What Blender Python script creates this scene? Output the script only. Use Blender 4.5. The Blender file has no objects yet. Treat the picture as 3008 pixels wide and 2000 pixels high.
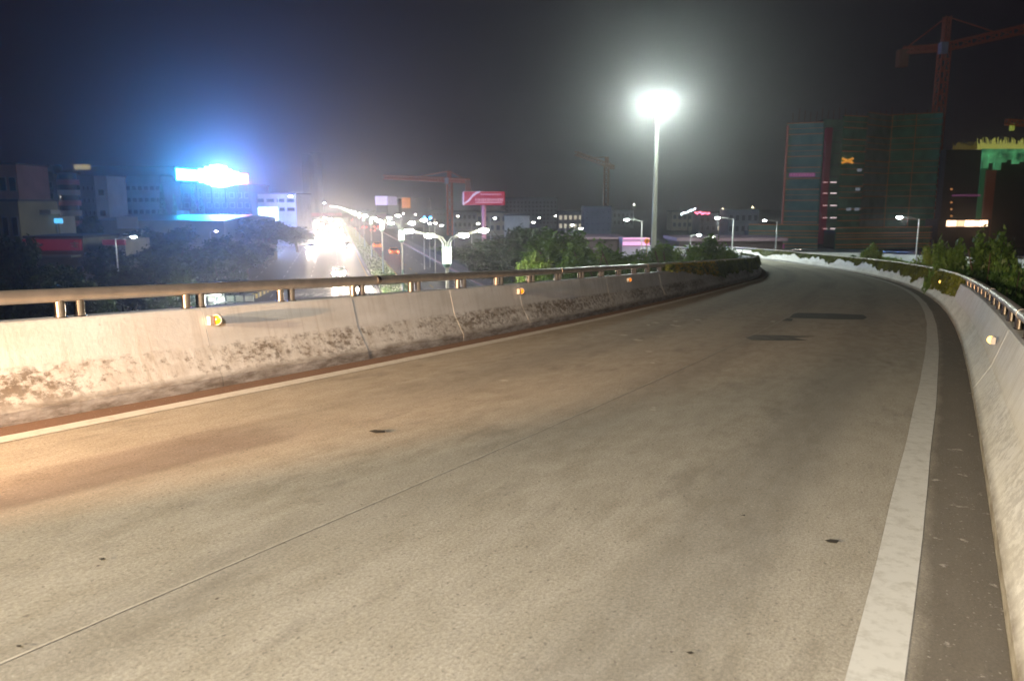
import bpy, math, random
import numpy as np
from mathutils import Vector, Matrix
random.seed(7); rng = np.random.default_rng(7)
C = bpy.context.scene.collection
S = bpy.context.scene
PI = math.pi
EYE = 10.0                      # eye height above the street; the ramp deck is about 8.3 m up
F, CX, CY, HZ = 2285.0, 1504.0, 1000.0, 600.0
TH = math.atan((CY - HZ) / F)

# ------------------------------------------------------------------ camera
cam = bpy.data.cameras.new('camera'); cam.sensor_width = 36; cam.lens = 36 * F / 3008
cam.clip_start = 0.05; cam.clip_end = 6000
co = bpy.data.objects.new('camera', cam); C.objects.link(co)
co.location = (0, 0, EYE); co.rotation_euler = (PI / 2 - TH, 0, 0)
S.camera = co
cam.dof.use_dof = True; cam.dof.focus_distance = 6.0; cam.dof.aperture_fstop = 2.4

# ------------------------------------------------------------------ world: night sky lit by the town
w = bpy.data.worlds.new('World'); S.world = w; w.use_nodes = True
nt = w.node_tree; nt.nodes.clear()
wo = nt.nodes.new('ShaderNodeOutputWorld'); bg = nt.nodes.new('ShaderNodeBackground')
tc = nt.nodes.new('ShaderNodeTexCoord'); sx = nt.nodes.new('ShaderNodeSeparateXYZ'); cr = nt.nodes.new('ShaderNodeValToRGB')
nt.links.new(tc.outputs['Generated'], sx.inputs[0]); nt.links.new(sx.outputs['Z'], cr.inputs[0])
nt.links.new(cr.outputs[0], bg.inputs[0]); nt.links.new(bg.outputs[0], wo.inputs[0])
els = cr.color_ramp.elements
els[0].position = 0.0; els[0].color = (0.0095, 0.0060, 0.0080, 1)
els[1].position = 0.45; els[1].color = (0.0007, 0.0005, 0.0012, 1)
e = els.new(0.13); e.color = (0.0028, 0.0018, 0.0030, 1)
bg.inputs[1].default_value = 1.0

# ------------------------------------------------------------------ render settings
S.view_settings.view_transform = 'Standard'; S.view_settings.look = 'None'
S.view_settings.exposure = 1.0; S.view_settings.gamma = 1; S.view_settings.use_curve_mapping = False
cy = S.cycles
S.render.engine = 'CYCLES'
cy.use_denoising = True
try: cy.denoiser = 'OPENIMAGEDENOISE'
except Exception: pass
cy.max_bounces = 4; cy.diffuse_bounces = 2; cy.glossy_bounces = 2; cy.transmission_bounces = 2
cy.volume_bounces = 0; cy.transparent_max_bounces = 6
cy.sample_clamp_direct = 0; cy.sample_clamp_indirect = 2; cy.use_light_tree = True
cy.caustics_reflective = False; cy.caustics_refractive = False

# ------------------------------------------------------------------ lamps on the ramp (behind the camera and beside the left barrier)
def light(name, kind, loc, power, color, aim=None, **k):
    l = bpy.data.lights.new(name, kind); l.energy = power; l.color = color
    for a, b in k.items(): setattr(l, a, b)
    o = bpy.data.objects.new(name, l); C.objects.link(o); o.location = loc
    if aim is not None:
        o.rotation_euler = (Vector(aim) - Vector(loc)).to_track_quat('-Z', 'Y').to_euler()
    return o
light('street_lamp_light', 'SPOT', (-1.2, -3.0, 13.2), 1550, (0.98, 0.975, 1.0), aim=(2.4, 4.5, 8.2), spot_size=math.radians(150), spot_blend=0.9, shadow_soft_size=0.3)
light('ramp_lamp_light', 'SPOT', (-9.2, -5.8, 11.75), 10200, (1.0, 0.82, 0.53), aim=(1.5, 9.0, 8.4), spot_size=math.radians(100), spot_blend=0.7, shadow_soft_size=0.10)
light('motorcycle_headlight', 'SPOT', (-6.55, -0.2, 9.5), 8800, (1.0, 0.56, 0.29), aim=(-2.2, 9.0, 8.85), spot_size=math.radians(44), spot_blend=0.6, shadow_soft_size=0.05)

# ------------------------------------------------------------------ helpers
def R(d): return math.radians(d)
def ray(px, py):
    x = px - CX; v = py - CY
    return np.array([x, F * math.cos(TH) - v * math.sin(TH), -(v * math.cos(TH) + F * math.sin(TH))])
def at(px, py, d):               # the point seen at a pixel of the photograph, d metres ahead
    r = ray(px, py); p = r * (d / r[1]); return Vector((p[0], p[1], p[2] + EYE))
def atz(px, py, z):              # ... or at a given height
    r = ray(px, py); p = r * ((z - EYE) / r[2]); return Vector((p[0], p[1], z))
def zat(py, d): return at(CX, py, d).z
def xat(px, py, d): return at(px, py, d).x

_m = {}
def mat(name, col, rough=0.7, metal=0.0, var=0.0, scale=3.0, emit=None, strength=0.0, bump=0.0, col2=None):
    if name in _m: return _m[name]
    m = bpy.data.materials.new(name); m.use_nodes = True; _m[name] = m
    n = m.node_tree.nodes; l = m.node_tree.links; b = n['Principled BSDF']
    b.inputs['Base Color'].default_value = (*col, 1); b.inputs['Roughness'].default_value = rough
    b.inputs['Metallic'].default_value = metal
    if var > 0 or bump > 0 or col2:
        t = n.new('ShaderNodeTexCoord'); no = n.new('ShaderNodeTexNoise')
        no.inputs['Scale'].default_value = scale; no.inputs['Detail'].default_value = 5
        l.new(t.outputs['Object'], no.inputs['Vector'])
        r = n.new('ShaderNodeValToRGB'); c2 = col2 or tuple(c * (1 - var) for c in col)
        r.color_ramp.elements[0].position = 0.35; r.color_ramp.elements[1].position = 0.65
        r.color_ramp.elements[0].color = (*c2, 1)
        r.color_ramp.elements[1].color = (*[min(1, c * (1 + var)) for c in col], 1)
        l.new(no.outputs['Fac'], r.inputs[0]); l.new(r.outputs[0], b.inputs['Base Color'])
        if bump:
            bp = n.new('ShaderNodeBump'); bp.inputs['Strength'].default_value = bump; bp.inputs['Distance'].default_value = 0.02
            l.new(no.outputs['Fac'], bp.inputs['Height']); l.new(bp.outputs[0], b.inputs['Normal'])
    if emit:
        b.inputs['Emission Color'].default_value = (*emit, 1); b.inputs['Emission Strength'].default_value = strength
    return m

class MB:
    def __init__(s): s.v = []; s.f = []; s.smooth = []
    def add(s, vs, fs, sm=False):
        o = len(s.v); s.v += [tuple(p) for p in vs]; s.f += [tuple(i + o for i in f) for f in fs]; s.smooth += [sm] * len(fs); return s
    def box(s, c, d, rz=0.0, M=None):
        x, y, z = d[0] / 2, d[1] / 2, d[2] / 2; k, q = math.cos(rz), math.sin(rz); vs = []
        for a, b, e in ((-1,-1,-1),(1,-1,-1),(1,1,-1),(-1,1,-1),(-1,-1,1),(1,-1,1),(1,1,1),(-1,1,1)):
            p = (a * x, b * y, e * z)
            vs.append((c[0] + p[0] * k - p[1] * q, c[1] + p[0] * q + p[1] * k, c[2] + p[2]))
        return s.add(vs, ((0,3,2,1),(4,5,6,7),(0,1,5,4),(1,2,6,5),(2,3,7,6),(3,0,4,7)))
    def tube(s, pts, r, n=8, cap=True, r2=None):
        pts = [Vector(p) for p in pts]; m = len(pts); rings = []
        for i, p in enumerate(pts):
            t = (pts[min(i + 1, m - 1)] - pts[max(i - 1, 0)]).normalized()
            up = Vector((0, 0, 1)) if abs(t.z) < 0.9 else Vector((1, 0, 0))
            a = t.cross(up).normalized(); b = a.cross(t)
            rr = r if r2 is None else r + (r2 - r) * i / (m - 1)
            rings += [p + (a * math.cos(2 * PI * j / n) + b * math.sin(2 * PI * j / n)) * rr for j in range(n)]
        fs = [(i * n + j, i * n + (j + 1) % n, (i + 1) * n + (j + 1) % n, (i + 1) * n + j) for i in range(m - 1) for j in range(n)]
        s.add(rings, fs, True)
        if cap:
            s.add(rings[:n], [tuple(range(n))]); s.add(rings[-n:], [tuple(reversed(range(n)))])
        return s
    def bar(s, a, b, wd=0.1):
        return s.tube([a, b], wd * 0.7071, 4)
    def lathe(s, c, prof, n=16, axis=None):
        M = Matrix.Identity(3) if axis is None else Vector(axis).to_track_quat('Z', 'Y').to_matrix()
        vs = [Vector(c) + M @ Vector((r * math.cos(2 * PI * j / n), r * math.sin(2 * PI * j / n), z)) for r, z in prof for j in range(n)]
        fs = [(i * n + j, i * n + (j + 1) % n, (i + 1) * n + (j + 1) % n, (i + 1) * n + j) for i in range(len(prof) - 1) for j in range(n)]
        return s.add(vs, fs, True)
    def build(s, name, m, parent=None, uv=None):
        me = bpy.data.meshes.new(name); me.from_pydata(s.v, [], s.f)
        me.polygons.foreach_set('use_smooth', s.smooth); me.materials.append(m); me.update()
        o = bpy.data.objects.new(name, me); C.objects.link(o)
        if parent: o.parent = parent
        return o
def tag(o, label=None, cat=None, group=None, kind=None):
    if label: o['label'] = label
    if cat: o['category'] = cat
    if group: o['group'] = group
    if kind: o['kind'] = kind
    return o
def thing(name, label, cat, loc=(0, 0, 0), rz=0.0, group=None):
    o = bpy.data.objects.new(name, None); C.objects.link(o); o.location = loc; o.rotation_euler = (0, 0, rz)
    return tag(o, label, cat, group)
def dup(root, loc, rz=0.0, label=None, scale=None, group=None):
    def cp(o, par):
        c = o.copy(); C.objects.link(c); c.parent = par
        for ch in o.children: cp(ch, c)
        return c
    r = cp(root, None); r.location = loc; r.rotation_euler = (0, 0, rz)
    if scale is not None: r.scale = (scale,) * 3 if isinstance(scale, (int, float)) else scale
    if label: r['label'] = label
    if group: r['group'] = group
    return r

# ------------------------------------------------------------------ materials
concrete = mat('deck_concrete', (0.30, 0.285, 0.255), 0.9, var=0.12, scale=1.5)
steel = mat('brushed_steel', (0.72, 0.65, 0.57), 0.36, 0.80, var=0.10, scale=6)
steel_post = mat('steel_post', (0.62, 0.52, 0.44), 0.22, 1.0)
galv = mat('galvanised_pole', (0.55, 0.56, 0.52), 0.5, 0.2)
dark = mat('dark_metal', (0.03, 0.035, 0.04), 0.6)
bark = mat('bark', (0.10, 0.075, 0.05), 0.9, var=0.3, scale=8)

def road_material():
    m = bpy.data.materials.new('ramp_concrete'); m.use_nodes = True
    n, l = m.node_tree.nodes, m.node_tree.links; b = n['Principled BSDF']; b.inputs['Roughness'].default_value = 0.88
    uv = n.new('ShaderNodeUVMap'); uv.uv_map = 'sl'     # u: metres along the ramp, v: metres from the inner barrier
    sp = n.new('ShaderNodeSeparateXYZ'); l.new(uv.outputs[0], sp.inputs[0])
    def noise(sx_, sy_, sc, det=6, rough=0.6):
        mp = n.new('ShaderNodeMapping'); mp.inputs['Scale'].default_value = (sx_, sy_, 1)
        no = n.new('ShaderNodeTexNoise'); no.inputs['Scale'].default_value = sc; no.inputs['Detail'].default_value = det
        no.inputs['Roughness'].default_value = rough
        l.new(uv.outputs[0], mp.inputs[0]); l.new(mp.outputs[0], no.inputs['Vector']); return no.outputs['Fac']
    def ramp(src, stops):
        r = n.new('ShaderNodeValToRGB'); el = r.color_ramp.elements
        el[0].position, el[0].color = stops[0][0], (*[stops[0][1]] * 3, 1); el[1].position, el[1].color = stops[-1][0], (*[stops[-1][1]] * 3, 1)
        for p, c in stops[1:-1]: q = el.new(p); q.color = (c, c, c, 1)
        l.new(src, r.inputs[0]); return r.outputs[0]
    def mix(fac, a, b_, mode='MIX'):
        x = n.new('ShaderNodeMix'); x.data_type = 'RGBA'; x.blend_type = mode
        for k, v in ((0, fac), (6, a), (7, b_)):
            if isinstance(v, (int, float)): x.inputs[k].default_value = v
            elif isinstance(v, tuple): x.inputs[k].default_value = (*v, 1)
            else: l.new(v, x.inputs[k])
        return x.outputs[2]
    def math_(op, a, b_=None):
        x = n.new('ShaderNodeMath'); x.operation = op
        for k, v in ((0, a), (1, b_)):
            if v is None: continue
            if isinstance(v, (int, float)): x.inputs[k].default_value = v
            else: l.new(v, x.inputs[k])
        return x.outputs[0]
    col = mix(ramp(noise(.25, .9, 1.1), [(.3, 0), (.7, 1)]), (0.275, 0.240, 0.178), (0.37, 0.33, 0.258))
    col = mix(ramp(noise(.5, 1.2, 4.0, 8, .7), [(.38, 0), (.62, 1)]), col, (0.40, 0.36, 0.29))
    fine = noise(.75, 1, 62, 6, .9)
    col = mix(1.0, col, ramp(fine, [(.33, .52), (.5, 1.0), (.68, 1.5)]), 'MULTIPLY')
    # wheel tracks: polished darker bands along the lanes
    tr = math_('SINE', math_('MULTIPLY', math_('ADD', sp.outputs[1], .55), 2 * PI / 1.75))
    trf = math_('MULTIPLY', ramp(math_('ADD', math_('MULTIPLY', tr, .5), .5), [(.45, 0), (.95, 1)]), ramp(noise(.12, .6, 1.5), [(.35, .08), (.65, .5)]))
    col = mix(trf, col, (0.165, 0.15, 0.125))
    # transverse brushed grooves
    gr = math_('SINE', math_('MULTIPLY', math_('ADD', sp.outputs[0], math_('MULTIPLY', noise(.4, .4, 2), .25)), 2 * PI / 0.028))
    # gutters: dirt close to both barriers (v from the inner barrier, u2 stored in second layer)
    uv2 = n.new('ShaderNodeUVMap'); uv2.uv_map = 'edge'; s2 = n.new('ShaderNodeSeparateXYZ'); l.new(uv2.outputs[0], s2.inputs[0])
    dl = math_('ADD', s2.outputs[0], math_('MULTIPLY', math_('SUBTRACT', noise(.5, 1, 3), .5), .35))
    dr = math_('ADD', s2.outputs[1], math_('MULTIPLY', math_('SUBTRACT', noise(.5, 1, 3.3), .5), .22))
    col = mix(math_('MULTIPLY', ramp(dr, [(.30, 1), (.44, 0)]), .82), col, (0.098, 0.080, 0.060))
    col = mix(math_('MULTIPLY', ramp(dl, [(.22, 1), (.42, .0)]), .85), col, (0.14, 0.060, 0.028))
    # pale splashes in the right gutter, small dark specks
    spl = math_('MULTIPLY', ramp(noise(1, 1, 7, 6, .65), [(.63, 0), (.67, 1)]), ramp(s2.outputs[1], [(.33, .8), (.42, 0)]))
    col = mix(spl, col, (0.42, 0.38, 0.32))
    col = mix(ramp(noise(.6, 1, 19, 3, .5), [(.735, 0), (.76, .8)]), col, (0.06, 0.04, 0.03))
    col = mix(ramp(noise(1, 1, 11, 3, .5), [(.76, 0), (.78, .55)]), col, (0.55, 0.52, 0.46))
    col = mix(ramp(noise(.7, 1, 38, 3, .5), [(.64, 0), (.70, .55)]), col, (0.10, 0.085, 0.07))
    col = mix(ramp(noise(1, 1, 44, 2, .5), [(.66, 0), (.72, .5)]), col, (0.52, 0.48, 0.40))
    col = mix(math_('MULTIPLY', ramp(noise(.35, 1, 2.2, 7, .7), [(.56, 0), (.70, .5)]), 1.0), col, (0.17, 0.15, 0.12))
    l.new(col, b.inputs['Base Color'])
    h = math_('ADD', math_('MULTIPLY', fine, 1.0), math_('MULTIPLY', gr, .0))
    bp = n.new('ShaderNodeBump'); bp.inputs['Strength'].default_value = .7; bp.inputs['Distance'].default_value = .006
    l.new(h, bp.inputs['Height']); l.new(bp.outputs[0], b.inputs['Normal'])
    return m
def wall_material(pk=1.0):
    m = bpy.data.materials.new('painted_barrier'); m.use_nodes = True
    n, l = m.node_tree.nodes, m.node_tree.links; b = n['Principled BSDF']; b.inputs['Roughness'].default_value = 0.62
    uv = n.new('ShaderNodeUVMap'); uv.uv_map = 'sh'; sp = n.new('ShaderNodeSeparateXYZ'); l.new(uv.outputs[0], sp.inputs[0])
    def noise(a, c, sc, det=6, rough=.6):
        mp = n.new('ShaderNodeMapping'); mp.inputs['Scale'].default_value = (a, c, 1); no = n.new('ShaderNodeTexNoise')
        no.inputs['Scale'].default_value = sc; no.inputs['Detail'].default_value = det; no.inputs['Roughness'].default_value = rough
        l.new(uv.outputs[0], mp.inputs[0]); l.new(mp.outputs[0], no.inputs['Vector']); return no.outputs['Fac']
    def ramp(src, stops):
        r = n.new('ShaderNodeValToRGB'); el = r.color_ramp.elements
        el[0].position, el[0].color = stops[0][0], (*[stops[0][1]] * 3, 1); el[1].position, el[1].color = stops[-1][0], (*[stops[-1][1]] * 3, 1)
        for p, c in stops[1:-1]: q = el.new(p); q.color = (c, c, c, 1)
        l.new(src, r.inputs[0]); return r.outputs[0]
    def mul(a, b_):
        x = n.new('ShaderNodeMath'); x.operation = 'MULTIPLY'
        for k, v in ((0, a), (1, b_)):
            if isinstance(v, (int, float)): x.inputs[k].default_value = v
            else: l.new(v, x.inputs[k])
        return x.outputs[0]
    def mix(fac, a, b_):
        x = n.new('ShaderNodeMix'); x.data_type = 'RGBA'
        for k, v in ((0, fac), (6, a), (7, b_)):
            if isinstance(v, (int, float)): x.inputs[k].default_value = v
            elif isinstance(v, tuple): x.inputs[k].default_value = (*v, 1)
            else: l.new(v, x.inputs[k])
        return x.outputs[2]
    H = sp.outputs[1]
    col = mix(ramp(noise(.5, 1.5, 2.2), [(.35, 0), (.7, 1)]), (0.70, 0.67, 0.61), (0.84, 0.82, 0.78))
    col = mix(mul(ramp(noise(3, .35, 2.5), [(.5, 0), (.75, .55)]), ramp(H, [(.35, .4), (.75, 1)])), col, (0.47, 0.43, 0.37))   # run-down streaks
    col = mix(ramp(noise(1, 1, 30, 3), [(.66, 0), (.74, .6)]), col, (0.42, 0.37, 0.30))
    # peeled patches on the sloping foot
    band = ramp(H, [(.10, 0), (.16, .75), (.30, 1), (.38, .85), (.43, 0)])
    peel = ramp(mul(noise(.8, 1.3, 11, 9, .74), ramp(noise(.35, .4, 1.6, 2), [(.3, .80), (.62, 1.14)])), [(.47, 0), (.53, .45), (.60, 1)])
    col = mix(mul(mul(band, peel), .92 * pk), col, (0.12, 0.085, 0.055))
    col = mix(mul(ramp(H, [(.10, .2), (.2, .55), (.36, .75), (.42, 0)]), ramp(noise(1.6, .8, 4, 8, .75), [(.42, 0), (.66, .8 * pk)])), col, (0.30, 0.22, 0.14))
    col = mix(mul(ramp(H, [(.36, 1), (.8, .5)]), ramp(noise(5, .22, 3.2, 5, .6), [(.55, 0), (.75, .4)])), col, (0.42, 0.36, 0.27))
    # grime on the vertical foot
    g = mul(ramp(H, [(.0, 1), (.11, .9), (.16, 0)]), ramp(noise(.6, 2, 5, 8, .7), [(.32, .25), (.6, 1)]))
    col = mix(mul(g, .9), col, (0.145, 0.11, 0.075))
    l.new(col, b.inputs['Base Color'])
    bp = n.new('ShaderNodeBump'); bp.inputs['Strength'].default_value = .35; bp.inputs['Distance'].default_value = .008
    l.new(noise(1, 1, 18, 8, .7), bp.inputs['Height']); l.new(bp.outputs[0], b.inputs['Normal'])
    return m
M_road, M_wall = road_material(), wall_material()
M_wall_right = wall_material(.38)
def line_material():
    m = mat('road_paint', (0.60, 0.58, 0.52), 0.7, var=0.0)
    n, l = m.node_tree.nodes, m.node_tree.links; b = n['Principled BSDF']
    t = n.new('ShaderNodeTexCoord'); a = n.new('ShaderNodeTexNoise'); a.inputs['Scale'].default_value = 9; a.inputs['Detail'].default_value = 9; a.inputs['Roughness'].default_value = .75
    r = n.new('ShaderNodeValToRGB'); e0, e1 = r.color_ramp.elements; e0.position = .22; e0.color = (.36, .33, .27, 1); e1.position = .52; e1.color = (.60, .58, .52, 1)
    l.new(t.outputs['Object'], a.inputs['Vector']); l.new(a.outputs['Fac'], r.inputs[0]); l.new(r.outputs[0], b.inputs['Base Color'])
    return m
M_line = line_material()

# ------------------------------------------------------------------ the ramp: its two barrier feet as curves in plan
Rp = [[2.3,3.36],[4.34,6.96],[6.38,10.57],[8.39,14.22],[10.35,17.89],[12.26,21.59],[14.08,25.33],[15.82,29.1],[17.45,32.91],[18.98,36.76],[20.39,40.65],[21.68,44.57],[22.84,48.52],[23.89,52.51],[24.81,56.53],[25.62,60.58],[26.33,64.65],[26.93,68.74],[27.3,72.9]]
Lp = [[-3.86,5.64],[-2.99,7.19],[-2.14,8.75],[-1.3,10.32],[-.47,11.9],[.34,13.48],[1.15,15.07],[1.94,16.66],[2.73,18.26],[3.51,19.87],[4.28,21.48],[5.04,23.09],[5.8,24.71],[6.55,26.32],[7.29,27.95],[8.04,29.57],[8.77,31.19],[9.51,32.82],[10.25,34.44],[10.98,36.06],[11.71,37.69],[12.45,39.31],[13.15,40.93]]
def walk(p, hd, step, k, n):     # continue a curve: heading hd (from +y, clockwise), curvature k per metre (negative turns left)
    out = []; x, y = p
    for i in range(n):
        hd += k * step; x += math.sin(hd) * step; y += math.cos(hd) * step; out.append([x, y])
    return out
def extend(P, back, fwd):
    a = math.atan2(P[1][0] - P[0][0], P[1][1] - P[0][1]); b = math.atan2(P[-1][0] - P[-2][0], P[-1][1] - P[-2][1])
    B = walk(P[0], a + PI, 2.0, 0.0, back)[::-1]
    return B + P + fwd(P[-1], b)
def resample(P, step=0.55):
    P = np.array(P, float)
    for _ in range(3):
        Q = P.copy(); Q[1:-1] = (P[:-2] + 2 * P[1:-1] + P[2:]) / 4; P = Q
    s = np.r_[0, np.cumsum(np.hypot(*np.diff(P, axis=0).T))]; n = int(s[-1] / step); t = np.linspace(0, s[-1], n + 1)
    return np.c_[np.interp(t, s, P[:, 0]), np.interp(t, s, P[:, 1])], t
RC, RS = resample(extend(Rp, 7, lambda p, h: walk(p, h, 2.0, -1 / 40.0, 13)))
def normals(P):
    t = np.gradient(P, axis=0); t /= np.hypot(t[:, 0], t[:, 1])[:, None]; return t, np.c_[t[:, 1], -t[:, 0]]     # tangent, right-hand normal
RT, RN = normals(RC)
iR = int(np.argmin(np.hypot(RC[:, 0] - 21.9, RC[:, 1] - 45.3)))
Loff = (RC - RN * 6.85)[iR::3]
LC, LS = resample(extend([list(p) for p in Lp], 8, lambda p, h: []) + [list(q) for q in Loff if q[1] > 43.5 or q[0] < 10])
LT, LN = normals(LC)
S0 = RS[int(np.argmin(np.hypot(RC[:, 0] - 27.3, RC[:, 1] - 72.9)))]
def plane(x, y): return EYE - 1.65 - .05 * x - .035 * y
zR = np.array([plane(x, y) for x, y in RC]); i0 = int(np.argmin(abs(RS - S0)))
for i in range(i0 + 1, len(zR)): zR[i] = zR[i - 1] - .02 * (RS[i] - RS[i - 1])
def zroad(x, y):
    if y < 62 and x > -14 and not (x < 12 and y > 48): return plane(x, y)
    d = np.hypot(RC[:, 0] - x, RC[:, 1] - y); i = int(np.argmin(d))
    t = min(1, max(0, (y - 62) / 12)) if i <= i0 else 1
    return plane(x, y) * (1 - t) + (zR[i] + .04 * d[i]) * t if i <= i0 else zR[i] + .04 * d[i]

# road deck: two lane slabs with the longitudinal joint between them
ramp = bpy.data.objects.new('ramp_road', None); C.objects.link(ramp); tag(ramp, kind='structure')
pair = []
for i, (x, y) in enumerate(RC):
    q = LC - RC[i]; d = np.hypot(q[:, 0], q[:, 1]); al = np.abs(q @ RT[i]); al[d > 9] = 99
    j = int(np.argmin(al)); 
    if al[j] > 5: continue
    pair.append((i, LC[j] + RT[i] * -(q[j] @ RT[i])))
def strip(name, v0, v1, m, dz=0.0, parent=None, i_from=0, i_to=None, nv=6, absL=None, absR=None, wob=0.0, step=1, crossfall=0):
    vs, fs, U, E_ = [], [], [], []; rows = pair[i_from:i_to:step]
    for k, (i, Lq) in enumerate(rows):
        Rq = RC[i]; wd = float(np.hypot(*(Rq - Lq)))
        a, b_ = v0, v1
        if absL is not None: a, b_ = absL[0] / wd, absL[1] / wd
        if absR is not None: a, b_ = 1 - absR[0] / wd, 1 - absR[1] / wd
        if wob: a += wob * math.sin(RS[i] * 1.9) / wd * .6 + random.uniform(-1, 1) * wob * .25 / wd; b_ += wob * math.sin(RS[i] * 1.3 + 1) / wd * .6 + random.uniform(-1, 1) * wob * .25 / wd
        for j in range(nv):
            v = a + (b_ - a) * j / (nv - 1); p = Lq + (Rq - Lq) * v
            vs.append((p[0], p[1], zroad(*p) + dz)); U.append((RS[i], v * wd)); E_.append((v * wd, (1 - v) * wd))
    nr = len(rows)
    fs = [(r * nv + j, (r) * nv + j + 1, (r + 1) * nv + j + 1, (r + 1) * nv + j) for r in range(nr - 1) for j in range(nv - 1)]
    mb = MB(); mb.add(vs, fs, True); o = mb.build(name, m, parent)
    me = o.data
    for nm, A in (('sl', U), ('edge', E_)):
        ly = me.uv_layers.new(name=nm); li = np.empty(len(me.loops), int); me.loops.foreach_get('vertex_index', li)
        ly.data.foreach_set('uv', np.array(A, float)[li].ravel())
    return o
strip('lane_slab', 0.0, 0.4985, M_road, parent=ramp, nv=9)
strip('lane_slab', 0.5005, 1.0, M_road, parent=ramp, nv=9)
M_joint = mat('joint_sealer', (0.43, 0.39, 0.32), .9, var=.2, scale=14, col2=(.36, .32, .25))
strip('joint_filler', 0.4986, 0.5005, M_joint, dz=.003, parent=ramp, nv=3)
strip('deck', -0.06, 1.06, concrete, dz=-0.25, parent=ramp, nv=3, step=3)
tag(strip('inner_edge_line', 0, 0, M_line, dz=.004, absL=(.26, .42), nv=3, wob=.004, parent=ramp))
tag(strip('outer_edge_line', 0, 0, M_line, dz=.004, absR=(.57, .37), nv=4, wob=.006, parent=ramp))

# barriers
def curve_at(Cv, Sv, T, N, s):
    s = max(Sv[0], min(Sv[-1], s))
    x = np.interp(s, Sv, Cv[:, 0]); y = np.interp(s, Sv, Cv[:, 1]); nx = np.interp(s, Sv, N[:, 0]); ny = np.interp(s, Sv, N[:, 1])
    n_ = Vector((nx, ny, 0)).normalized(); return Vector((x, y, zroad(x, y))), n_
def barrier(Cv, Sv, T, N, side, label, HT, seg=2.25, post_max=90, sleeve_s=(), jitter=0.0, foot_off=0.25):
    root = thing('crash_barrier', label, 'barrier')
    prof = [(0, -.02), (0, .10), (.015, .125), (.145, .37), (.155, .39), (foot_off - .015, HT - .015), (foot_off, HT), (foot_off + .20, HT), (foot_off + .215, HT - .015), (foot_off + .22, -.9), (0.02, -.9)]
    s = Sv[0] + .1; k = 0; out = lambda n_: n_ * side
    while s < Sv[-1] - seg:
        L_ = seg; n_st = 5; g = .003 if side < 0 else .0012; vs, U = [], []; jit = random.uniform(-.002, .002)
        for q in range(n_st):
            ss = s + g + (L_ - 2 * g) * q / (n_st - 1); p, n_ = curve_at(Cv, Sv, T, N, ss); o_ = out(n_)
            for a, h in prof:
                P = p + o_ * (a + jit) + Vector((0, 0, h)); vs.append(P); U.append((ss, h))
        m_ = len(prof)
        fs = [(r * m_ + j, r * m_ + (j + 1) % m_, (r + 1) * m_ + (j + 1) % m_, (r + 1) * m_ + j) for r in range(n_st - 1) for j in range(m_)]
        fs += [tuple(range(m_)), tuple(reversed([(n_st - 1) * m_ + j for j in range(m_)]))]
        if side > 0: fs = [tuple(reversed(f)) for f in fs]
        mb = MB(); mb.add(vs, fs); o = mb.build('barrier_segment', M_wall if side < 0 else M_wall_right, root)
        ly = o.data.uv_layers.new(name='sh'); li = np.empty(len(o.data.loops), int); o.data.loops.foreach_get('vertex_index', li)
        ly.data.foreach_set('uv', np.array([(u + side * 40, h) for u, h in U])[li].ravel())
        s += L_; k += 1
    # filler core behind the joints so no light leaks through
    mb = MB(); pts = []
    for ss in np.arange(Sv[0] + .1, Sv[-1] - 1, 1.1):
        p, n_ = curve_at(Cv, Sv, T, N, ss); pts.append((p, out(n_)))
    vs = []; pr = [(.05, .0), (.05, .08), (.17, .38), (foot_off + .03, HT - .03), (foot_off + .18, HT - .03), (foot_off + .18, -.8), (.05, -.8)]
    for p, o_ in pts: vs += [p + o_ * a + Vector((0, 0, h)) for a, h in pr]
    m_ = len(pr); mb.add(vs, [(r * m_ + j, r * m_ + (j + 1) % m_, (r + 1) * m_ + (j + 1) % m_, (r + 1) * m_ + j) for r in range(len(pts) - 1) for j in range(m_)])
    mb.build('joint_core', mat('joint_dark', (.05, .04, .035), .95), root)
    # rail, posts in pairs, sleeves
    ro, rh = foot_off + .10, HT + .185
    pts = []
    for ss in np.arange(Sv[0] + .2, Sv[-1] - .3, .8):
        p, n_ = curve_at(Cv, Sv, T, N, ss); pts.append(p + out(n_) * ro + Vector((0, 0, rh)))
    MB().tube(pts, .058, 16).build('hand_rail', steel, root)
    for ss in sleeve_s:
        a, n_ = curve_at(Cv, Sv, T, N, ss); b_, n2 = curve_at(Cv, Sv, T, N, ss + .07)
        MB().tube([a + out(n_) * ro + Vector((0, 0, rh)), b_ + out(n2) * ro + Vector((0, 0, rh))], .063, 16).build('rail_sleeve', steel_post, root)
    proto = None; s = Sv[0] + .6
    while s < min(Sv[-1] - 1, Sv[0] + post_max):
        for d in (-.085, .085):
            p, n_ = curve_at(Cv, Sv, T, N, s + d); loc = p + out(n_) * ro + Vector((0, 0, HT - .004))
            if proto is None:
                mb = MB(); mb.tube([(0, 0, 0), (0, 0, .155)], .041, 12); mb.lathe((0, 0, .0), [(.055, 0), (.055, .008), (.038, .012)], 12)
                proto = mb.build('rail_post', steel_post, root); proto.location = loc
            else:
                o = proto.copy(); C.objects.link(o); o.location = loc
        s += 1.25
    return root
def s_near(Cv, Sv, x, y): return float(Sv[int(np.argmin(np.hypot(Cv[:, 0] - x, Cv[:, 1] - y)))])
sleeves_L = [s_near(LC, LS, *atz(1097, 815, EYE - .93)[:2]) + d for d in (-6.15, 0, 6, 12, 18, 24)]
barrier(LC, LS, LT, LN, -1, 'weathered white concrete barrier with steel rail on the left inner side of the ramp', .76, sleeve_s=sleeves_L, post_max=72)
sr = s_near(RC, RS, 5.5, 9)
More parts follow.
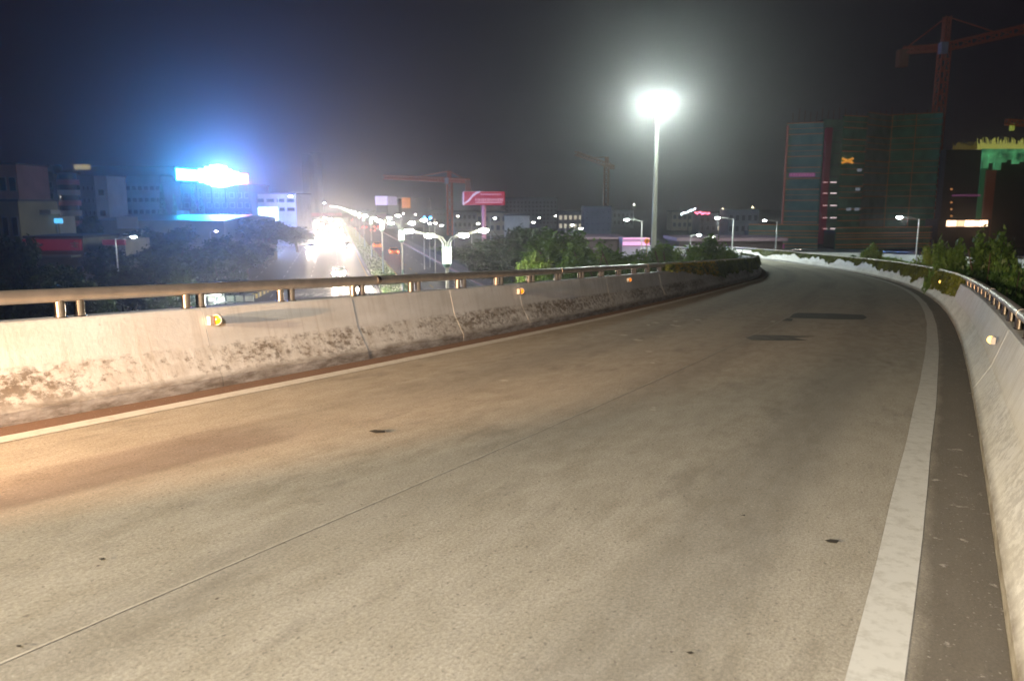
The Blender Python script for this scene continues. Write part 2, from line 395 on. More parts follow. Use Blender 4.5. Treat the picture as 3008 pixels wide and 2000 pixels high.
barrier(RC, RS, RT, RN, 1, 'white concrete barrier with steel rail on the right outer side of the ramp', .82, sleeve_s=[sr + d for d in (0, 6, 12, 18)], post_max=75, foot_off=.30)

# ------------------------------------------------------------------ patches and litter on the ramp
def blob(name, px, m, label=None, cat=None, dz=.003, parent=ramp):
    vs = []
    for a, b in px:
        p = None; z = 8.0
        for _ in range(12):
            p = atz(a, b, z); z = zroad(p.x, p.y)
        vs.append((p.x, p.y, z + dz))
    mb = MB(); mb.add(vs, [tuple(range(len(vs)))]); o = mb.build(name, m, parent); return o
tar = mat('tar_patch', (0.045, 0.043, 0.038), .75, var=.3, scale=4)
blob('tar_patch', [(2318,934),(2330,922),(2345,919),(2450,921),(2535,925),(2548,933),(2535,939),(2440,938),(2350,935)], tar)
blob('tar_patch', [(2188,992),(2215,984),(2290,985),(2400,988),(2330,993),(2375,1000),(2290,1001),(2210,1000)], mat('worn_tar', (0.085, .08, .068), .8, var=.5, scale=3))
blob('tar_patch', [(2296,943),(2312,935),(2330,937),(2325,944)], tar, dz=.005)
for pts in ([(1083,1270),(1100,1266),(1130,1268),(1132,1274),(1105,1276)], [(2422,1592),(2440,1588),(2465,1592),(2458,1600),(2438,1598)], [(2172,1517),(2188,1516),(2189,1520)], [(290,1647),(305,1643),(312,1648),(300,1652)], [(48,1903),(62,1901),(66,1906),(52,1908)], [(2015,1922),(2030,1919),(2040,1925),(2026,1928)]):
    o = blob('leaf', pts, mat('dead_leaf', (.035, .028, .02), .8), dz=.012, parent=None)
    tag(o, {1083: 'flat dark scrap lying on the left lane of the ramp', 2422: 'dark curled dead leaf on the ramp near the right edge line', 2172: 'tiny dark leaf in the middle of the right lane', 290: 'small dark pebble on the ramp at lower left', 48: 'dark speck of litter on the ramp at the bottom left corner', 2015: 'dark round leaf on the ramp at the bottom edge right of centre'}[pts[0][0]], 'litter')

fk = mat('pale_fleck', (.50, .46, .38), .9)
for k, (a, b) in enumerate([(1904, 955), (1925, 948), (1975, 955), (1990, 958), (1984, 944), (1832, 985), (1868, 998), (1876, 1000), (2050, 940), (1920, 1198), (1918, 1204), (2270, 945), (1905, 1033), (1916, 1066), (1480, 1118)]):
    w_ = 7 + (k * 5) % 9; blob('pale_fleck', [(a - w_, b), (a - w_ * .3, b - 2), (a + w_ * .6, b - 1.5), (a + w_, b + .5), (a + w_ * .2, b + 2)], fk)
# reflectors on the barriers; lens emission stands in for light they throw back
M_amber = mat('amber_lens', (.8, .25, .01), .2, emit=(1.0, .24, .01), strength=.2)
M_amber2 = mat('glow_amber_lens', (.9, .5, .1), .2, emit=(1.0, .55, .10), strength=3.2)
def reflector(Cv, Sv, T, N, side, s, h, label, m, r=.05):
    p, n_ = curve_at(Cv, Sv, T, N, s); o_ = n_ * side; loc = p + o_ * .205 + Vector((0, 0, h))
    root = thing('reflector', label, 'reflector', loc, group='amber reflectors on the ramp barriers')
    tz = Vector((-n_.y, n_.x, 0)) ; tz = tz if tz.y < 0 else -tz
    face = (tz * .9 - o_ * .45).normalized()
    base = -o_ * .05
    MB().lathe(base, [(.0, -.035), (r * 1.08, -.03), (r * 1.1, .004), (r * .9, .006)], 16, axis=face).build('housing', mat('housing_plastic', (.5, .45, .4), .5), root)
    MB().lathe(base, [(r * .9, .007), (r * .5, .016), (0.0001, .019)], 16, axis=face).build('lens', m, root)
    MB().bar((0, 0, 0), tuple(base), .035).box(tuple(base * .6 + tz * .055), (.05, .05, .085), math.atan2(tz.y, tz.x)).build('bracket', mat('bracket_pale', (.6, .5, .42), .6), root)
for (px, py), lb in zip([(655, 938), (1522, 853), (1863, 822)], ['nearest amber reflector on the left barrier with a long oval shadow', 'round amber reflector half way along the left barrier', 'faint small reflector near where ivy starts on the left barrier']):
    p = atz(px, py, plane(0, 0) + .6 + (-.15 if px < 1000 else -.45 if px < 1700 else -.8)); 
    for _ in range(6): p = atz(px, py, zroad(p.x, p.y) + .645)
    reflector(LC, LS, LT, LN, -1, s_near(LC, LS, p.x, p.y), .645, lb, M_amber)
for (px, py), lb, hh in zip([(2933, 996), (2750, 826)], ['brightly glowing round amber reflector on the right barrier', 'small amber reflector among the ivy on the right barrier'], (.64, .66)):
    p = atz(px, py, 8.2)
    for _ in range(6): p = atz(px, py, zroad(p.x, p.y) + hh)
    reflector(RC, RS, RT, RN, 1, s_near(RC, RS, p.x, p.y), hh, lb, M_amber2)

# ------------------------------------------------------------------ foliage
def leafm(nm, a, b):
    m = mat(nm, a, .5, var=0, scale=1.2, col2=b); n, l = m.node_tree.nodes, m.node_tree.links; pb = n['Principled BSDF']
    if 'Translucent BSDF' in n: return m
    tr = n.new('ShaderNodeBsdfTranslucent'); mx = n.new('ShaderNodeMixShader'); mx.inputs[0].default_value = .38
    l.new(pb.inputs['Base Color'].links[0].from_socket, tr.inputs[0]); l.new(pb.outputs[0], mx.inputs[1]); l.new(tr.outputs[0], mx.inputs[2])
    l.new(mx.outputs[0], n['Material Output'].inputs[0]); return m
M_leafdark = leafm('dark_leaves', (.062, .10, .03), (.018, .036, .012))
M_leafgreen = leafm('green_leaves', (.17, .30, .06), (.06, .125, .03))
M_leafbright = leafm('bright_leaves', (.34, .46, .08), (.15, .26, .05))
M_ivy = leafm('ivy_leaves', (.19, .225, .03), (.08, .095, .015))
M_ivyy = leafm('yellow_ivy', (.70, .42, .04), (.35, .25, .03))
def leaf_mesh(cent, size, m, name='crown', seed=0):
    g = np.random.default_rng(seed); n = len(cent); cent = np.asarray(cent)
    a = g.normal(size=(n, 3)); a /= np.linalg.norm(a, axis=1)[:, None]
    b = g.normal(size=(n, 3)); b -= (b * a).sum(1)[:, None] * a; b /= np.linalg.norm(b, axis=1)[:, None]
    sz = (size * g.uniform(.6, 1.3, n))[:, None]
    V = np.stack([cent - a * sz, cent + b * sz * .45, cent + a * sz, cent - b * sz * .45], 1).reshape(-1, 3)
    me = bpy.data.meshes.new(name); me.vertices.add(4 * n); me.vertices.foreach_set('co', V.ravel())
    me.loops.add(4 * n); me.loops.foreach_set('vertex_index', np.arange(4 * n)); me.polygons.add(n)
    me.polygons.foreach_set('loop_start', np.arange(0, 4 * n, 4)); me.polygons.foreach_set('loop_total', np.full(n, 4))
    me.materials.append(m); me.update(); me.validate(); return me
def crown_points(n, rx, rz, seed, lobes=9):
    g = np.random.default_rng(seed); pts = []
    cs = g.normal(size=(lobes, 3)); cs /= np.linalg.norm(cs, axis=1)[:, None]; cs *= g.uniform(.35, .72, (lobes, 1)); cs[:, 2] *= .8
    rs = g.uniform(.26, .46, lobes)
    clumps = []
    for c, r in zip(cs, rs):
        k = g.normal(size=(16, 3)); k /= np.linalg.norm(k, axis=1)[:, None]; clumps.append(c + k * r * g.uniform(.6, 1.05, (16, 1)))
    clumps = np.concatenate(clumps); idx = g.integers(0, len(clumps), n)
    p = clumps[idx] + g.normal(size=(n, 3)) * .075
    return p * [rx, rx, rz]
def tree_proto(kind, m, seed, rx, rz, h, n=5200, leaf=.17):
    root = thing(kind, 'tree', 'tree')
    pts = crown_points(n, rx, rz, seed); pts[:, 2] += h - rz * 1.02
    o = bpy.data.objects.new('crown', leaf_mesh(pts, leaf, m, seed=seed)); C.objects.link(o); o.parent = root
    g = random.Random(seed); mb = MB(); mb.tube([(0, 0, 0), (.1, .05, h * .3), (0, 0, h - rz * 1.1)], .2, 8, r2=.12)
    for k in range(7):
        a = k * .9 + g.random(); mb.tube([(0, 0, h - rz * (1.6 if h > rz * 1.7 else 1.2)), (math.cos(a) * rx * .35, math.sin(a) * rx * .35, h - rz * .9), (math.cos(a) * rx * .65, math.sin(a) * rx * .65, h - rz * g.uniform(.3, 1.0))], .09, 5, r2=.02)
    mb.build('trunk', bark, root); return root
protos = {}
def get_proto(kind, m, v):
    key = (kind, v)
    if key not in protos: protos[key] = [tree_proto(kind, m, 11 + 7 * v + len(kind), 3.0 if m is M_leafdark else 1.5, 3.0 if m is M_leafdark else 2.6, 8.0, n=9500 if m is M_leafdark else 9500, leaf=.19 if m is M_leafdark else .115), False]
    return protos[key]
def place_tree(kind, m, px, top, hw, d, label, v=0, group=None, ground=0.0):
    p = get_proto(kind, m, v); P = at(px, top, d); H_ = P.z - ground; wx = hw * d / F
    b0 = 3.0 if m is M_leafdark else 1.5; sc = (wx / b0 * 1.12, wx / b0 * 1.12, H_ / 7.4)
    if not p[1]: o = p[0]; p[1] = True; o.location = (P.x, P.y, ground); o.scale = sc; o['label'] = label
    else: o = dup(p[0], (P.x, P.y, ground), random.uniform(0, 6), label, sc)
    o.rotation_euler = (0, 0, random.uniform(0, 6))
    if group: o['group'] = group
    return o
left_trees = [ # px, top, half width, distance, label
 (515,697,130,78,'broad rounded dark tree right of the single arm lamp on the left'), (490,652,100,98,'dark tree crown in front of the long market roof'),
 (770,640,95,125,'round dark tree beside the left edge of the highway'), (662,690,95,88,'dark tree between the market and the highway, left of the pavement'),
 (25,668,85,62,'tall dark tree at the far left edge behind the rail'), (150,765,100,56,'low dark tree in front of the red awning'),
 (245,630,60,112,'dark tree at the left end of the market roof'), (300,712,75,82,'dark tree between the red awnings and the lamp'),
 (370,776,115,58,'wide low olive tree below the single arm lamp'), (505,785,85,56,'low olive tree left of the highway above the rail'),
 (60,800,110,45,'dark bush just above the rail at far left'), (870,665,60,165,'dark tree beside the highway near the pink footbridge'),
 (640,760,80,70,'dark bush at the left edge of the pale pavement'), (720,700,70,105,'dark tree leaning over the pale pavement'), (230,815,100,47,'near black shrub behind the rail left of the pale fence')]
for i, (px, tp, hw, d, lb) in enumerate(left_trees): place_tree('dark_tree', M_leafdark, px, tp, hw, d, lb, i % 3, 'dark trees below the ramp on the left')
mid = [(1510,655,85,98,'d','large dark tree right of the highway'), (1640,680,85,58,'g','spreading pale green tree behind the middle of the left rail'),
 (1572,752,50,48,'b','low yellow green bush just above the rail right of the highway'), (1740,718,70,50,'g','green tree left of the tall lamp mast'),
 (1836,722,72,48,'g','green bushy tree at the foot of the tall lamp mast'), (1965,690,68,46,'G','glossy green tree directly right of the tall lamp mast'),
 (2085,704,68,44,'G','rightmost glossy tree inside the bend of the ramp'), (1895,742,60,44,'G','low dense shrub in front of the tall lamp mast'), (2035,735,70,42,'G','low dense shrub right of the lamp mast behind the ivy'),
 (1680,760,70,46,'g','low green shrub behind the rail posts in mid picture'), (1790,765,70,44,'g','low green shrub left of the lamp mast behind the rail'),
 (1450,690,75,88,'d','dark tree beside the right verge of the highway'), (1380,700,60,120,'d','dark tree under the red billboard'), (1600,650,70,130,'d','dark tree in front of the white wall building'),
 (2150,720,40,52,'g','slim green shrub at the end of the inner trees')]
for i, (px, tp, hw_, d, k, lb) in enumerate(mid):
    hw = hw_ * 1.3; tp = tp + (9 if k == 'd' else 0)
    kn, mm = {'d': ('dark_tree', M_leafdark), 'g': ('green_tree', M_leafgreen), 'G': ('glossy_tree', M_leafgreen), 'b': ('yellow_bush', M_leafbright)}[k]
    place_tree(kn, mm, px, tp, hw, d, lb, i % 2, 'trees inside the bend of the ramp')
right = [(2795,680,62,31,'g','tall leafy tree behind the right barrier, left of its neighbour'), (2915,694,75,30,'g','leafy tree behind the right barrier below the lit windows'),
 (2990,735,60,27,'g','green shrub at the right edge behind the rail'), (2862,760,70,28,'d','dark shrub low behind the right rail'), (2565,722,36,62,'b','small bright shrub in front of the green netting'),
 (2650,745,60,52,'b','low yellow green shrub spilling over the far wall'), (2715,738,45,40,'b','yellow green shrub left of the tall leafy trees'), (2220,724,22,95,'b','small bright shrub left of the purple banner'), (2500,748,70,75,'g','low row of green shrubs above the far bend of the ramp')]
for i, (px, tp, hw_, d, k, lb) in enumerate(right):
    hw = hw_ * 1.05
    kn, mm = {'d': ('dark_tree', M_leafdark), 'g': ('green_tree', M_leafgreen), 'b': ('yellow_bush', M_leafbright)}[k]
    place_tree(kn, mm, px, tp, hw, d, lb, i % 2, 'trees outside the bend of the ramp')

def ivy(Cv, Sv, T, N, side, s0, s1, label, HT, fo, prof, n, yellow=None, seed=3):
    g = np.random.default_rng(seed); pts, yl = [], []
    root = thing('ivy', label, 'ivy')
    for _ in range(n):
        s = g.uniform(s0, s1); u = (s - s0) / (s1 - s0); lo = prof(u, s, g); h = g.uniform(lo, HT + .19)
        t = h / HT; off = (.16 + (fo - .16) * max(0, (h - .39) / (HT - .39)) if h > .39 else .14 * max(0, (h - .1) / .28)) if h < HT else fo + g.uniform(0, .2)
        p, n_ = curve_at(Cv, Sv, T, N, s); q = p + n_ * side * (off - abs(g.normal(0, .035)) - .015) + Vector((0, 0, h))
        (yl if yellow and yellow[0] < u < yellow[1] and g.random() < yellow[2] else pts).append(q[:])
    for nm, P, m in (('leaves', pts, M_ivy), ('yellow_leaves', yl, M_ivyy)):
        if P:
            o = bpy.data.objects.new(nm, leaf_mesh(P, .055, m, nm, seed)); C.objects.link(o); o.parent = root; o['kind'] = 'stuff'
_wn = np.random.default_rng(77).normal(size=900)
def wob(s): return .085 * np.interp(s * 1.1 % 880, np.arange(900), _wn) + .06 * np.interp(s * 3.3 % 880, np.arange(900), _wn[::-1]) + .03 * math.sin(s * 1.3)
sL0 = s_near(LC, LS, 4.6, 22.5); 
ivy(LC, LS, LT, LN, -1, sL0, sL0 + 45, 'ivy hanging over the far end of the left barrier, turning yellow at its near end', .76, .25,
    lambda u, s, g: (.80 - min(1, u * 5) * .38 + wob(s) * .6), 26000, yellow=(0.02, .17, .45), seed=5)
sR0 = s_near(RC, RS, *atz(2793, 850, 7.6)[:2])
ivy(RC, RS, RT, RN, 1, sR0, sR0 + 66, 'olive green ivy growing over the right barrier and its rail', .82, .30,
    lambda u, s, g: (.48 + wob(s) + (.30 if u > .45 else 0)*abs(math.sin(s*.35))), 34000, seed=6)

# ------------------------------------------------------------------ ground and the highway below
gm = mat('ground_earth', (.035, .045, .022), .95, var=.4, scale=.05)
g = MB(); g.add([(-1450, -1450, 0), (1450, -1450, 0), (1450, 1450, 0), (-1450, 1450, 0)], [(0, 1, 2, 3)]); tag(g.build('ground', gm), kind='structure')
AH = math.atan2(975 - CX, F * math.cos(TH) + (CY - HZ) * math.sin(TH))       # heading of the highway
U_ = Vector((math.sin(AH), math.cos(AH), 0)); V_ = Vector((math.cos(AH), -math.sin(AH), 0))
def hw(t, lat, z=0.0):
    if t > 520:                                     # the far end bends away to the left
        r = 2600.0; a = (t - 520) / r; c = U_ * 520 - V_ * r
        return c + V_ * (r + lat) * math.cos(a) + U_ * (r + lat) * math.sin(a) + Vector((0, 0, z))
    return U_ * t + V_ * lat + Vector((0, 0, z))
def hstrip(name, l0, l1, z, m, t0=20, t1=1100, kind='structure', parent=None, h=None, step=20):
    ts = list(np.arange(t0, t1 + .1, step)); vs = []; mb = MB()
    if h is None:
        for t in ts: vs += [hw(t, l0, z), hw(t, l1, z)]
        mb.add(vs, [(2 * i, 2 * i + 1, 2 * i + 3, 2 * i + 2) for i in range(len(ts) - 1)])
    else:
        for t in ts: vs += [hw(t, l0, z), hw(t, l0, z + h), hw(t, l1, z + h), hw(t, l1, z)]
        mb.add(vs, [(4 * i + j, 4 * i + j + 1, 4 * i + 5 + j, 4 * i + 4 + j) for i in range(len(ts) - 1) for j in range(3)])
        mb.add(vs[:4], [(0, 1, 2, 3)])
    o = mb.build(name, m, parent)
    if kind and not parent: tag(o, kind=kind)
    return o
asphalt = mat('asphalt', (.062, .060, .058), .38, var=.2, scale=.4)
kerbm = mat('kerb_stone', (.34, .30, .26), .8, var=.2, scale=2)
road = hstrip('highway', -14.3, 17.6, .008, asphalt)
hstrip('median_island', 4.9, 8.3, .012, kerbm, h=.14, kind='structure')
hstrip('kerb', -14.7, -14.3, .0, kerbm, h=.15); hstrip('kerb', 17.6, 18.0, .0, mat('pink_kerb', (.45, .30, .27), .8), h=.15)
pave = mat('pavement', (.26, .27, .28), .85, var=.15, scale=.8)
hstrip('pavement', -21.5, -14.7, .05, pave, t1=260); hstrip('pavement', 18.0, 20.5, .05, mat('verge_path', (.16, .14, .12), .9), t1=400)
wl = mat('lane_paint', (.62, .62, .58), .6); yl = mat('yellow_paint', (.62, .42, .06), .6)
for nm, la, m_ in (('edge_stripe', 4.45, yl), ('edge_stripe', 8.75, yl), ('edge_stripe', -13.8, wl), ('edge_stripe', 17.2, wl)):
    hstrip(nm, la - .08, la + .08, .014, m_, parent=road)
for la in (-10.6, -6.9, -3.2, .6, 11.6, 14.4):
    mb = MB()
    for t in np.arange(40, 420, 9 if la > 5 else 8):
        mb.add([hw(t, la - .075, .014), hw(t, la + .075, .014), hw(t + 3.2, la + .075, .014), hw(t + 3.2, la - .075, .014)], [(0, 1, 2, 3)])
    o = mb.build('lane_dashes', wl if la != 11.6 else yl, road); o['kind'] = 'stuff'
# written lane markings and stop bars near the ramp, too worn to read
for k, (px, py, wd) in enumerate([(862, 868, 9), (880, 866, 12), (897, 868, 6), (915, 863, 4), (926, 868, 14), (944, 864, 12), (965, 862, 8)]):
    p = atz(px, py, .016)
    for q in range(3):
        MB().box((p.x + random.uniform(-.15, .15), p.y + (q - 1) * 1.5, .016), (wd * .045, .35 if q != 1 else 1.6, .004)).build('road_lettering_stroke', wl, road)
for k in range(7):
    p = atz(862 + k * 16, 846 - (k % 2), .016); MB().box((p.x, p.y, .016), (.45, 2.2, .004)).build('give_way_bar', wl, road)

# median hedge: leafy ground cover
g_ = np.random.default_rng(9); pts = []
for _ in range(26000):
    t = 40 + 300 * g_.random() ** 1.6; la = g_.uniform(5.1, 8.1); hh = .55 + .3 * math.sin(t * .9) * math.cos(t * .37 + la)
    pts.append(hw(t, la, .12 + abs(g_.normal(.5, .35)) * hh)[:])
o = bpy.data.objects.new('median_hedge', leaf_mesh(pts, .22, M_leafgreen, 'hedge', 4)); C.objects.link(o); tag(o, 'low green hedge growing along the highway median', 'hedge', kind='stuff')
pts = []
for _ in range(14000):
    t = 45 + 130 * g_.random(); la = 21 + 26 * g_.random()
    if math.sin(t * .16 + la * .5) + .5 * math.sin(la * .9) < -.1: continue
    pts.append(hw(t, la, .1 + abs(g_.normal(.3, .2)))[:])
o = bpy.data.objects.new('verge_shrubs', leaf_mesh(pts, .24, leafm('verge_leaves', (.16, .20, .03), (.07, .12, .02)), 'verge', 5)); C.objects.link(o); tag(o, 'yellow green ground cover beside the right carriageway', 'shrubs', kind='stuff')
lawn = MB(); lawn.add([atz(1400, 858, .02), atz(1500, 822, .02), atz(1600, 800, .02), atz(1640, 850, .02), atz(1560, 880, .02), atz(1430, 880, .02)], [(0, 1, 2, 3, 4, 5)])
tag(lawn.build('lawn', mat('lawn_grass', (.16, .26, .03), .9, var=.3, scale=.6)), kind='structure')

# ------------------------------------------------------------------ lamps over the highway median
M_lampglow = mat('lamp_glow', (1, 1, 1), .3, emit=(1.0, .97, .90), strength=170)
M_lantern = mat('lantern_glass', (.9, .95, .8), .3, emit=(.86, 1.0, .70), strength=1.05)
M_lamppost = mat('lamp_green', (.12, .26, .22), .45, .3)
M_lamparm = mat('lamp_arm_metal', (.50, .52, .45), .45, .3)
def median_lamp():
    r = thing('median_lamp', 'x', 'street lamp', group='double arm street lamps along the highway median')
    MB().tube([(0, 0, .1), (0, 0, 3.6)], .13, 10, r2=.10).lathe((0, 0, .1), [(.28, 0), (.28, .25), (.15, .6)], 12).build('base_post', M_lamppost, r)
    MB().tube([(0, 0, 3.6), (0, 0, 6.55)], .10, 10).build('upper_post', M_lamparm, r)
    MB().lathe((0, 0, 6.5), [(.18, -.15), (.27, 0), (.27, .88), (.22, .95)], 8).build('lantern', M_lantern, r)
    MB().lathe((0, 0, 6.35), [(.16, -.1), (.29, .12), (.29, .16), (.1, .17)], 8).build('lantern_base', M_lamppost, r)
    MB().lathe((0, 0, 7.4), [(.29, 0), (.29, .05), (.12, .10)], 8).build('lantern_cap', M_lamppost, r)
    for s in (-1, 1):
        mb = MB()
        for o_ in (.04, .20):
            mb.tube([(s * o_, 0, 7.4), (s * (o_ + .03), 0, 7.75), (s * (o_ + .22), 0, 8.06 - o_ * .3), (s * (o_ + .6), 0, 8.2 - o_ * .3), (s * 1.4, 0, 8.34 - o_ * .4), (s * 2.15, 0, 8.52 - o_ * .4)], .045, 6)
        mb.build('arm', M_lamparm, r)
        for q, zz in ((1.03, 8.22), (2.25, 8.50)):
            h = MB().box((s * q, 0, zz), (.62, .22, .10)).tube([(s * (q - .3), 0, zz + .06), (s * (q + .3), 0, zz + .06)], .05, 6).build('lamp_head', M_lamparm, r)
            MB().lathe((s * q, 0, zz - .055), [(.30, 0), (.24, -.09), (.0001, -.14)], 12).build('lamp_glass', M_lampglow, h)
    return r
ml = median_lamp()
names = ['nearest double arm median lamp with glowing lantern just above the rail', 'second nearest double arm median lamp, left of the nearest', 'third double arm median lamp from the camera, right of the hedge', 'fourth double arm median lamp along the highway']
lamp_ts = [46.5] + [46.5 + 31.5 * k for k in range(1, 22)]
for k, t in enumerate(lamp_ts):
    p = hw(t, 6.6); lb = names[k] if k < 4 else ('%s double arm lamp of the median row counted from the camera' % ['fifth', 'sixth', 'seventh', 'eighth', 'ninth', 'tenth', 'eleventh', 'twelfth'][k - 4] if k < 12 else 'tiny double arm lamp in the far merged part of the bright median row')
    rz = -AH - (max(0, t - 520) / 2600 if t > 520 else 0) * -1
    if k == 0: ml.location = p; ml.rotation_euler = (0, 0, -AH); ml['label'] = lb
    else:
        q_ = dup(ml, p, -AH, lb)
        if k > 2:
            for hd_ in q_.children:
                for gl_ in hd_.children:
                    if gl_.name.startswith('lamp_glass'):
                        if 'far_glass' not in globals(): far_glass = gl_.data.copy(); far_glass.materials[0] = mat('far_lamp_glow', (1, 1, 1), .3, emit=(1.0, .97, .90), strength=65)
                        gl_.data = far_glass
# roadside lamps on the left kerb in the far distance continue the row towards the bend
def arm_lamp(glow, h=8.0, armlen=1.6, r=.09):
    o = thing('street_lamp', 'x', 'street lamp')
    MB().tube([(0, 0, 0), (0, 0, h)], r, 8, r2=r * .7).build('pole', galv, o)
    MB().tube([(0, 0, h - .15), (armlen * .5, 0, h + .12), (armlen, 0, h + .15)], r * .5, 6).build('arm', galv, o)
    hd = MB().lathe((armlen + .25, 0, h + .17), [(.0001, .16), (.22, .10), (.32, 0), (.30, -.03)], 12).build('lamp_head', galv, o)
    MB().lathe((armlen + .25, 0, h + .14), [(.28, 0), (.2, -.10), (.0001, -.15)], 12).build('lamp_glass', glow, hd)
    return o
cool = mat('cool_lamp_glow', (1, 1, 1), .3, emit=(.93, .96, 1.0), strength=110)
viol = mat('violet_lamp_glow', (1, 1, 1), .3, emit=(.75, .62, 1.0), strength=45)
warm = mat('warm_lamp_glow', (1, 1, 1), .3, emit=(1.0, .80, .50), strength=40)
al = arm_lamp(cool); aused = [False]
def put_lamp(px, py, d, label, flip=False, proto=al):
    P = at(px, py, d); h = P.z; sc = max(.3, h / 8.1)
    dx = 1.85 * sc * (-1 if flip else 1)
    loc = (P.x - dx, P.y, 0); rz = PI if flip else 0.0
    if proto is al and not aused[0]:
        aused[0] = True; al.location = loc; al.rotation_euler = (0, 0, rz); al.scale = (sc,) * 3; al['label'] = label; al['group'] = 'single arm street lamps'; return al
    return dup(proto, loc, rz, label, sc, 'single arm street lamps')
put_lamp(392, 696, 70, 'single arm street lamp among the dark trees on the left')
put_lamp(854, 577, 170, 'single arm lamp with blue glow beside the white lit building')
put_lamp(1841, 646, 95, 'single arm street lamp left of the tall lamp mast', True)
put_lamp(2107, 641, 92, 'single arm street lamp right of the tall lamp mast', True)
put_lamp(2642, 639, 78, 'single arm street lamp in front of the green construction netting', True)
put_lamp(2246, 648, 110, 'street lamp at the left foot of the netted tower', True)
far = [(427,604,210,'c','beneath the sign'),(96,577,150,'w','on the dark facade at far left'),(652,661,120,'w','at the right end of the market roof'),(635,679,110,'v','glowing violet below the market roof end'),(687,657,125,'w','right of the market roof'),
 (1345,635,190,'w','under the red billboard left edge'),(1220,630,230,'w','left of the red mast'),(1185,627,240,'w','above the median lamps'),(1180,610,400,'w','highest near the orange building'),(1263,656,122,'w','left one of the pair right of the median lamps'),
 (1279,655,125,'w','right one of the pair right of the median lamps'),(1297,662,112,'w','just left of the red crane mast foot'),(1404,657,120,'w','beside the billboard column'),(1454,641,165,'c','right of the billboard column'),(1584,640,170,'w','above the pale green tree'),
 (1567,653,130,'w','in front of the white wall building'),(1632,634,200,'w','faint near the apartment block'),(1682,661,115,'w','faint in front of the shed roof'),(1707,671,100,'w','low near the shed roof'),(1863,601,430,'w','faint at the skyline left of the mast'),
 (2053,690,88,'c','low pair right of the mast, left one'),(2094,695,84,'w','low pair right of the mast, right one'),(2124,613,360,'y','yellow at the skyline left of the tower'),(2211,609,420,'y','yellow at the skyline close to the tower'),(953,596,300,'c','over the far end of the highway'), (747+142,622,260,'w','left of the bright row')]
kinds = {'c': arm_lamp(cool, 7.5, .8, .07), 'w': arm_lamp(mat('soft_lamp_glow', (1, 1, 1), .3, emit=(1.0, .95, .82), strength=34), 7.5, .8, .07), 'v': arm_lamp(viol, 7.5, .8, .07), 'y': arm_lamp(warm, 7.5, .8, .07)}
for k in kinds.values(): k.location = (0, 0, -500)
yl_ = dup(al, (-20.5, 51.5, 0), 0.0, 'unseen low lamp added beside the pale fence to brighten it', .5, 'single arm street lamps')  # unseen lamp and point light added to brighten the pale fence
yp = bpy.data.lights.new('added_fence_light', 'POINT'); yp.energy = 900; yp.color = (.95, 1.0, .88); yp.shadow_soft_size = .15
yo = bpy.data.objects.new('added_fence_light', yp); C.objects.link(yo); yo.location = (-19.6, 51.5, 3.6)
first = {}
for px, py, d, k, lb in far:
    P = at(px, py, d); sc = P.z / 7.64; sc = max(sc, .35); full = 'small distant street light ' + lb; g0 = 'distant street lights'
    loc = (P.x - 1.05 * sc, P.y, 0)
    if k not in first: o = kinds[k]; first[k] = 1; o.location = loc; o.scale = (sc,) * 3; o['label'] = full; o['group'] = g0
    else: o = dup(kinds[k], loc, 0, full, sc, g0)

# ------------------------------------------------------------------ the tall lamp mast
mp = at(1920, 708, 88); top = at(1933, 300, 88)
mast = thing('high_mast_lamp', 'tall pale lamp mast with a blazing ring of floodlights', 'lamp mast', (mp.x, mp.y, 0))
ht = top.z
MB().tube([(0, 0, 0), (0, 0, ht * .5), (0, 0, ht)], .33, 14, r2=.16).build('mast', mat('mast_paint', (.66, .68, .60), .45), mast)
M_flood = mat('flood_glass', (1, 1, 1), .2, emit=(.86, 1.0, .92), strength=1120)
ring = MB().lathe((0, 0, ht), [(.55, -.08), (.62, 0), (.55, .08), (.48, 0), (.55, -.08)], 20).build('lamp_ring', galv, mast)
for k in range(10):
    a = 2 * PI * k / 10; c, s_ = math.cos(a), math.sin(a)
    f_ = MB().box((c * .95, s_ * .95, ht), (.30, .42, .42), a).bar((0, 0, ht), (c * .8, s_ * .8, ht), .05).build('floodlight', galv, mast)
    MB().lathe((c * 1.12, s_ * 1.12, ht - .10), [(.26, 0), (.2, .07), (.0001, .10)], 12, axis=(c, s_, -1.0)).build('flood_glass', M_flood, f_)

